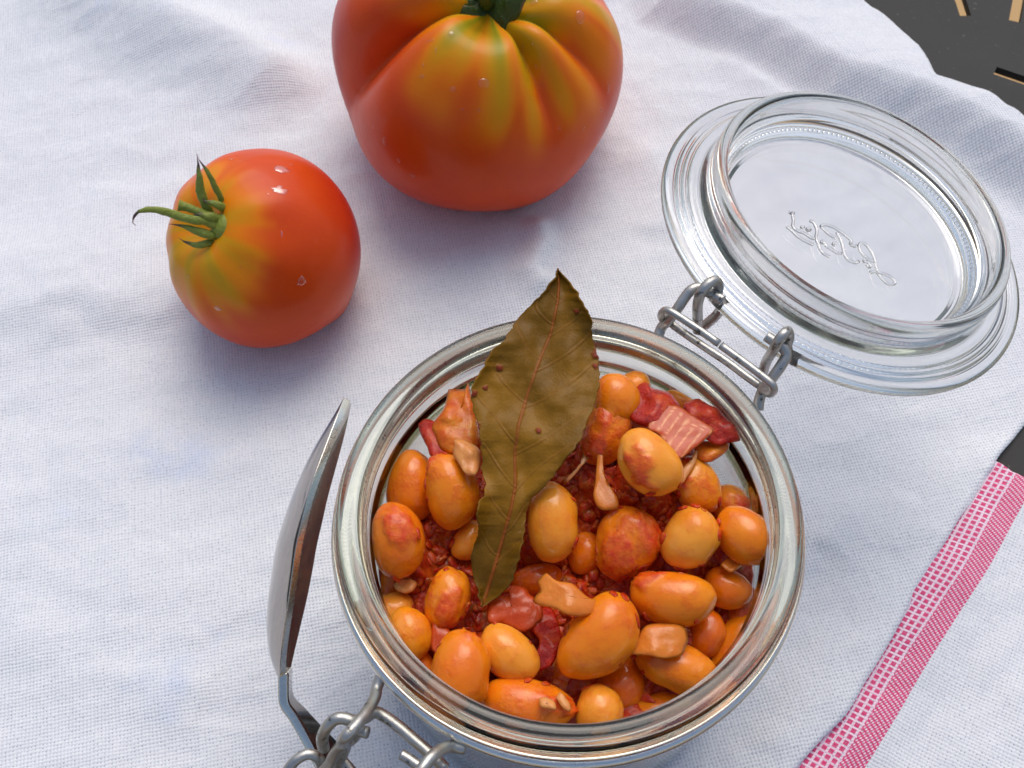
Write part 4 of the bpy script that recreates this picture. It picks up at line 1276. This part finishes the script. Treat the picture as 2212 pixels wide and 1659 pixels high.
piece('onion_piece', 'pale yellow splinter beside the small ridged yellow bean', 'onion piece', k4([(45, 1190), (80, 1160), (140, 1230), (140, 1280), (90, 1260)]), -1.25, 0.10, 'onion_pale', 0.03, 19)
piece('onion_piece', 'orange onion bit below the bean at the far right', 'onion piece', k4([(1140, 320), (1190, 265), (1270, 290), (1280, 330), (1210, 370), (1170, 350)]), -1.45, 0.18, 'onion_orange', 0.06, 20)
piece('onion_shred', 'pale curved onion shred between the leaf and the red sauce', 'onion shred', k2([(180, 745), (240, 760), (230, 840), (150, 930), (80, 1010), (20, 1070), (10, 1040), (90, 950), (160, 860)]), -1.0, 0.07, 'onion_pale', 0.02, 21)
piece('onion_shred', 'thin upright orange onion strand right of the leaf, above the sauce', 'onion shred', k2([(285, 540), (320, 560), (340, 760), (340, 900), (370, 1080), (460, 1200), (470, 1290), (390, 1320), (310, 1300), (255, 1200), (270, 1060), (280, 800)]), -0.85, 0.10, 'onion_orange', 0.04, 22)

# sauce: one lumpy mass
HEAPS = [(1400, 940, 1.15, 1.15), (1320, 1000, 0.9, 0.9), (1480, 960, 0.9, 0.8), (1010, 930, 0.7, 0.7), (1130, 1340, 0.75, 0.55), (955, 1210, 0.6, 0.6), (1400, 1100, 0.5, 0.8), (1170, 1180, 0.2, 0.8),
         (1310, 1240, 0.3, 0.5), (1350, 880, 1.1, 0.8), (1420, 1180, 0.5, 0.5)]
HP = [(P(a, b_, H - 1.5), h_, w_) for a, b_, h_, w_ in HEAPS]
HP = [(p.x, p.y, h_, w_) for p, h_, w_ in HP]
BP = []
for q in B:
    c_ = P(q[1], q[2], H + q[6]); hw_ = q[4] * (c_ - CAM).length / FPX / 2
    BP.append((c_.x, c_.y, q[6] - 0.30 * hw_))
for px_, py_, z_ in ((1460, 930, -1.15), (1550, 930, -1.3), (1420, 860, -1.2), (985, 880, -1.4), (1230, 1280, -1.5), (1430, 1385, -1.8), (1280, 1010, -1.35), (1130, 1340, -1.9)):
    c_ = P(px_, py_, H + z_); BP.append((c_.x, c_.y, z_))
def hS(x, y):
    z0 = -2.38 - 1.5 * sstep(0.5, 3.2, y) * sstep(2.2, 3.9, math.hypot(x, y))
    sw, sz = 0.30, 0.30 * z0
    for a, b_, zb in BP:
        w = math.exp(-((x - a) ** 2 + (y - b_) ** 2) / (2 * 0.40 ** 2))
        sw += w; sz += w * zb
    z = max(z0, sz / sw) if math.hypot(x, y) < 3.6 else z0 + (max(z0, sz / sw) - z0) * (1 - sstep(3.6, 4.15, math.hypot(x, y)) * 0.8)
    z -= 0.12
    z += 0.12 * sum(h_ * math.exp(-((x - a) ** 2 + (y - b_) ** 2) / (2 * (w_ * 1.1) ** 2)) for a, b_, h_, w_ in HP)
    p = Vector((x, y, 1.0))
    dv = noise.voronoi(p * 0.85)[0]
    z += 0.42 * (0.55 - min(0.8, dv[0])) + 0.16 * noise.noise(p * 1.7) + 0.13 * noise.noise(p * 3.6) + 0.075 * noise.noise(p * 8) + 0.03 * noise.noise(p * 17)
    return min(z, -0.75)
V, F = [], []
nr, na = 110, 260
V.append((0, 0, H + hS(0, 0)))
for i in range(1, nr + 1):
    rr = 4.22 * i / nr
    for j in range(na):
        w = 2 * math.pi * j / na
        x, y = rr * math.cos(w), rr * math.sin(w)
        z = hS(x, y)
        lim = 4.22 if z < -2.5 else 4.10 + 0.12 * sstep(-1.3, -2.4, z)
        if rr > lim: x, y = x * lim / rr, y * lim / rr
        V.append((x, y, H + z))
for k in range(1, 41):
    for j in range(na):
        w = 2 * math.pi * j / na
        t = k / 40
        e = V[1 + (nr - 1) * na + j]
        zt = e[2] * (1 - t) + (H - 8.1) * t
        p = Vector((math.cos(w) * 4.24, math.sin(w) * 4.24, zt))
        dv = noise.voronoi(p * 0.75)[0][0]
        rr = 4.25 - 0.30 * min(0.8, dv) * sstep(0, .1, t) 
        rr = min(rr, 4.12 + 0.14 * sstep(H - 1.3, H - 2.6, zt))
        if zt < H - 7.7: rr -= 0.35
        V.append((math.cos(w) * rr, math.sin(w) * rr, zt))
for j in range(na): F.append((0, 1 + j, 1 + (j + 1) % na))
for i in range(nr - 1 + 40):
    for j in range(na):
        a0 = 1 + i * na + j; a1 = 1 + i * na + (j + 1) % na
        F.append((a0, a0 + na, a1 + na, a1))
last = 1 + (nr - 1 + 40) * na
F.append(tuple(last + j for j in range(na))[::-1])
sauce = mk('tomato_sauce', V, F, M['sauce']); fix_normals(sauce)
tag(sauce, 'chunky red tomato sauce filling the jar between the beans', 'tomato sauce', kind='stuff')

# soft pulp smears where beans and sauce meet
bv_, bf_, kindf = [], [], []
for o in scene.objects:
    if o.type == 'MESH' and (o.name.split('.')[0] in ('bean', 'tomato_sauce')):
        k0 = len(bv_); b0 = Vector(o['base'])
        for vv in o.data.vertices: bv_.append(vv.co / S + b0)
        for pp_ in o.data.polygons:
            bf_.append(tuple(i + k0 for i in pp_.vertices)); kindf.append(o.name.startswith('tomato'))
bvh3 = BVHTree.FromPolygons(bv_, bf_)
rnd = random.Random(11)
V, F = [], []
count = 0
while count < 460:
    ang_, rr_ = rnd.uniform(0, 2 * math.pi), 3.9 * math.sqrt(rnd.random())
    tgt = Vector((math.cos(ang_) * rr_, math.sin(ang_) * rr_, H - 1.5))
    d_ = (tgt - CAM).normalized()
    loc, nor, idx, dist = bvh3.ray_cast(CAM, d_)
    if loc is None: continue
    if nor.dot(d_) > 0: nor = -nor
    on_sauce = kindf[idx]
    facing = -nor.dot(d_)
    if not on_sauce and facing > 0.42: continue
    count += 1
    a = nor.orthogonal().normalized(); b2 = nor.cross(a)
    w0 = rnd.uniform(0, 6.28)
    a, b2 = a * math.cos(w0) + b2 * math.sin(w0), b2 * math.cos(w0) - a * math.sin(w0)
    La = rnd.uniform(0.05, 0.19) * (1.3 if on_sauce else 0.9); Lb = La * rnd.uniform(0.4, 0.8); Lc = La * rnd.uniform(0.16, 0.38)
    v_, f_, _ = blob_geo(loc, a, b2, nor, La, Lb, Lc, rnd.uniform(0, 99), 0.0, nseg=(14, 9), rough=0.16)
    k0 = len(V); V += v_; F += [tuple(i + k0 for i in f) for f in f_]
bits = mk('tomato_pulp', V, F, M['pulp_bits']); fix_normals(bits)
tag(bits, 'wet crumbs of red tomato pulp clinging between the beans', 'tomato pulp', kind='stuff')

# ------------------------------------------------------------------ bay leaf
LFT = [(580, 1205), (600, 1196), (618, 1184), (640, 1166), (665, 1140), (690, 1118), (715, 1100), (735, 1090), (755, 1063), (780, 1050), (800, 1040), (825, 1024), (850, 1017), (870, 1018), (900, 1027), (930, 1034),
       (970, 1040), (1010, 1040), (1045, 1047), (1070, 1045), (1085, 1034), (1110, 1029), (1140, 1034), (1165, 1030), (1190, 1018), (1215, 1018), (1240, 1022), (1270, 1030), (1295, 1037), (1311, 1040)]
RGT = [(580, 1206), (592, 1216), (605, 1228), (625, 1243), (650, 1256), (672, 1270), (695, 1279), (720, 1279), (745, 1284), (770, 1293), (800, 1294), (830, 1296), (855, 1290), (880, 1283), (905, 1272), (930, 1262),
       (950, 1256), (975, 1235), (1005, 1212), (1030, 1196), (1055, 1172), (1075, 1150), (1100, 1138), (1130, 1134), (1160, 1133), (1190, 1124), (1220, 1118), (1250, 1110), (1275, 1092), (1295, 1066), (1311, 1041)]
MID = [(580, 1205.5), (620, 1207), (650, 1205), (720, 1190), (790, 1161), (850, 1140), (920, 1120), (980, 1112), (1050, 1113), (1100, 1104), (1150, 1090), (1220, 1070), (1300, 1045), (1311, 1040.5)]
def itp(tab, y): return float(np.interp(y, [t[0] for t in tab], [t[1] for t in tab]))
def zleaf(y): return float(np.interp(y, [580, 640, 700, 800, 950, 1100, 1220, 1311], [0.75, 0.62, 0.45, 0.25, -0.05, -0.55, -1.15, -1.60]))
VEINS = []
yy = 700
for i, (ym, side, rise) in enumerate([(700, -1, 50), (725, 1, 60), (775, -1, 75), (800, 1, 80), (870, -1, 95), (880, 1, 95), (960, -1, 110), (985, 1, 100), (1065, 1, 110), (1050, -1, 90), (1120, -1, 60), (1150, 1, 60), (1200, -1, 50), (1215, 1, 50), (655, 1, 40), (650, -1, 35)]):
    pts_ = []
    for k in range(9):
        f = k / 8
        y = ym - rise * (f ** 1.25)
        xm = itp(MID, y if f else ym)
        xe = itp(LFT if side < 0 else RGT, y)
        pts_.append((itp(MID, ym) + (xe - itp(MID, ym)) * f * 0.96 if False else xm + (xe - xm) * f * 0.93, y + 2.5 * math.sin(f * 5 + ym)))
    VEINS.append(np.array(pts_))
MIDA = np.array([(itp(MID, y), y) for y in np.arange(582, 1310, 6.0)])
def dist_poly(P_, A):
    best = 1e9
    a = A[:-1]; d = A[1:] - a
    t = np.clip(((P_ - a) * d).sum(1) / ((d * d).sum(1) + 1e-9), 0, 1)
    q = a + d * t[:, None]
    return float(np.sqrt(((q - P_) ** 2).sum(1)).min())
nyl, nxl = 300, 101
V, VE, MI, STN = [], [], [], []
STAINS = [(1078, 795, 9), (1048, 838, 6), (1288, 765, 12), (1286, 792, 7), (1245, 672, 6), (1024, 850, 9), (1163, 930, 6), (1031, 920, 8)]
for i in range(nyl):
    y = 580.5 + (1310.5 - 580.5) * i / (nyl - 1)
    xl, xm, xr = itp(LFT, y), itp(MID, y), itp(RGT, y)
    jag = 2.5 * abs(math.sin(y / 9.0 + 1.5 * noise.noise(Vector((y / 30, 0, 0)))))* min(1, (y - 580) / 60)
    xl += 2.2 - jag + 3.5 * noise.noise(Vector((y / 16, 3, 0))) + 1.6 * noise.noise(Vector((y / 5, 3, 0))); xr += -2.2 + jag + 3.5 * noise.noise(Vector((y / 16, 9, 0))) + 1.6 * noise.noise(Vector((y / 5, 9, 0)))
    for j in range(nxl):
        s = -1 + 2 * j / (nxl - 1)
        x = xm + (xm - xl) * s if s < 0 else xm + (xr - xm) * s
        pp = np.array([x, y])
        dv = min(dist_poly(pp, A) for A in VEINS if A[:, 1].min() - 12 < y < A[:, 1].max() + 12) if any(A[:, 1].min() - 12 < y < A[:, 1].max() + 12 for A in VEINS) else 99
        dm = dist_poly(pp, MIDA)
        ve = math.exp(-(dv / 1.7) ** 2); mi = math.exp(-(dm / (1.3 + 1.8 * (y - 580) / 730)) ** 2)
        z = zleaf(y) + 0.17 * abs(s) ** 1.4 + 0.14 * noise.noise(Vector((x / 60, y / 75, 0))) + 0.012 * noise.noise(Vector((x / 22, y / 22, 4)))
        z += 0.16 * math.sin(y / 48.0 + 0.6) * s * abs(s) + 0.10 * math.sin(y / 27.0 + 2.0 * s) * abs(s) ** 3
        z += 0.010 * ve + 0.04 * mi - 0.014 * math.exp(-(dv / 8) ** 2)
        sn = 0
        for (a, b_, rr) in STAINS:
            d = math.hypot(x - a, y - b_) + 4 * noise.noise(Vector((x / 6, y / 6, 0)))
            sn = max(sn, 1 - sstep(rr * 0.5, rr, d))
        z += 0.035 * sn
        V.append(P(x, y, H + z)); VE.append(ve); MI.append(mi); STN.append(sn)
F = []
for i in range(nyl - 1):
    for j in range(nxl - 1):
        a = i * nxl + j; F.append((a, a + 1, a + nxl + 1, a + nxl))
leaf = mk('bay_leaf', V, F, M['leaf'], base=P(1060, 1290, H - 1.5), attrs={'vein': VE, 'midrib': MI, 'stain': STN})
sm = leaf.modifiers.new('thickness', 'SOLIDIFY'); sm.thickness = 0.035 * S; sm.offset = 0
tag(leaf, 'brown green bay leaf standing up out of the jar, tip over the far rim', 'bay leaf')

clean_props()
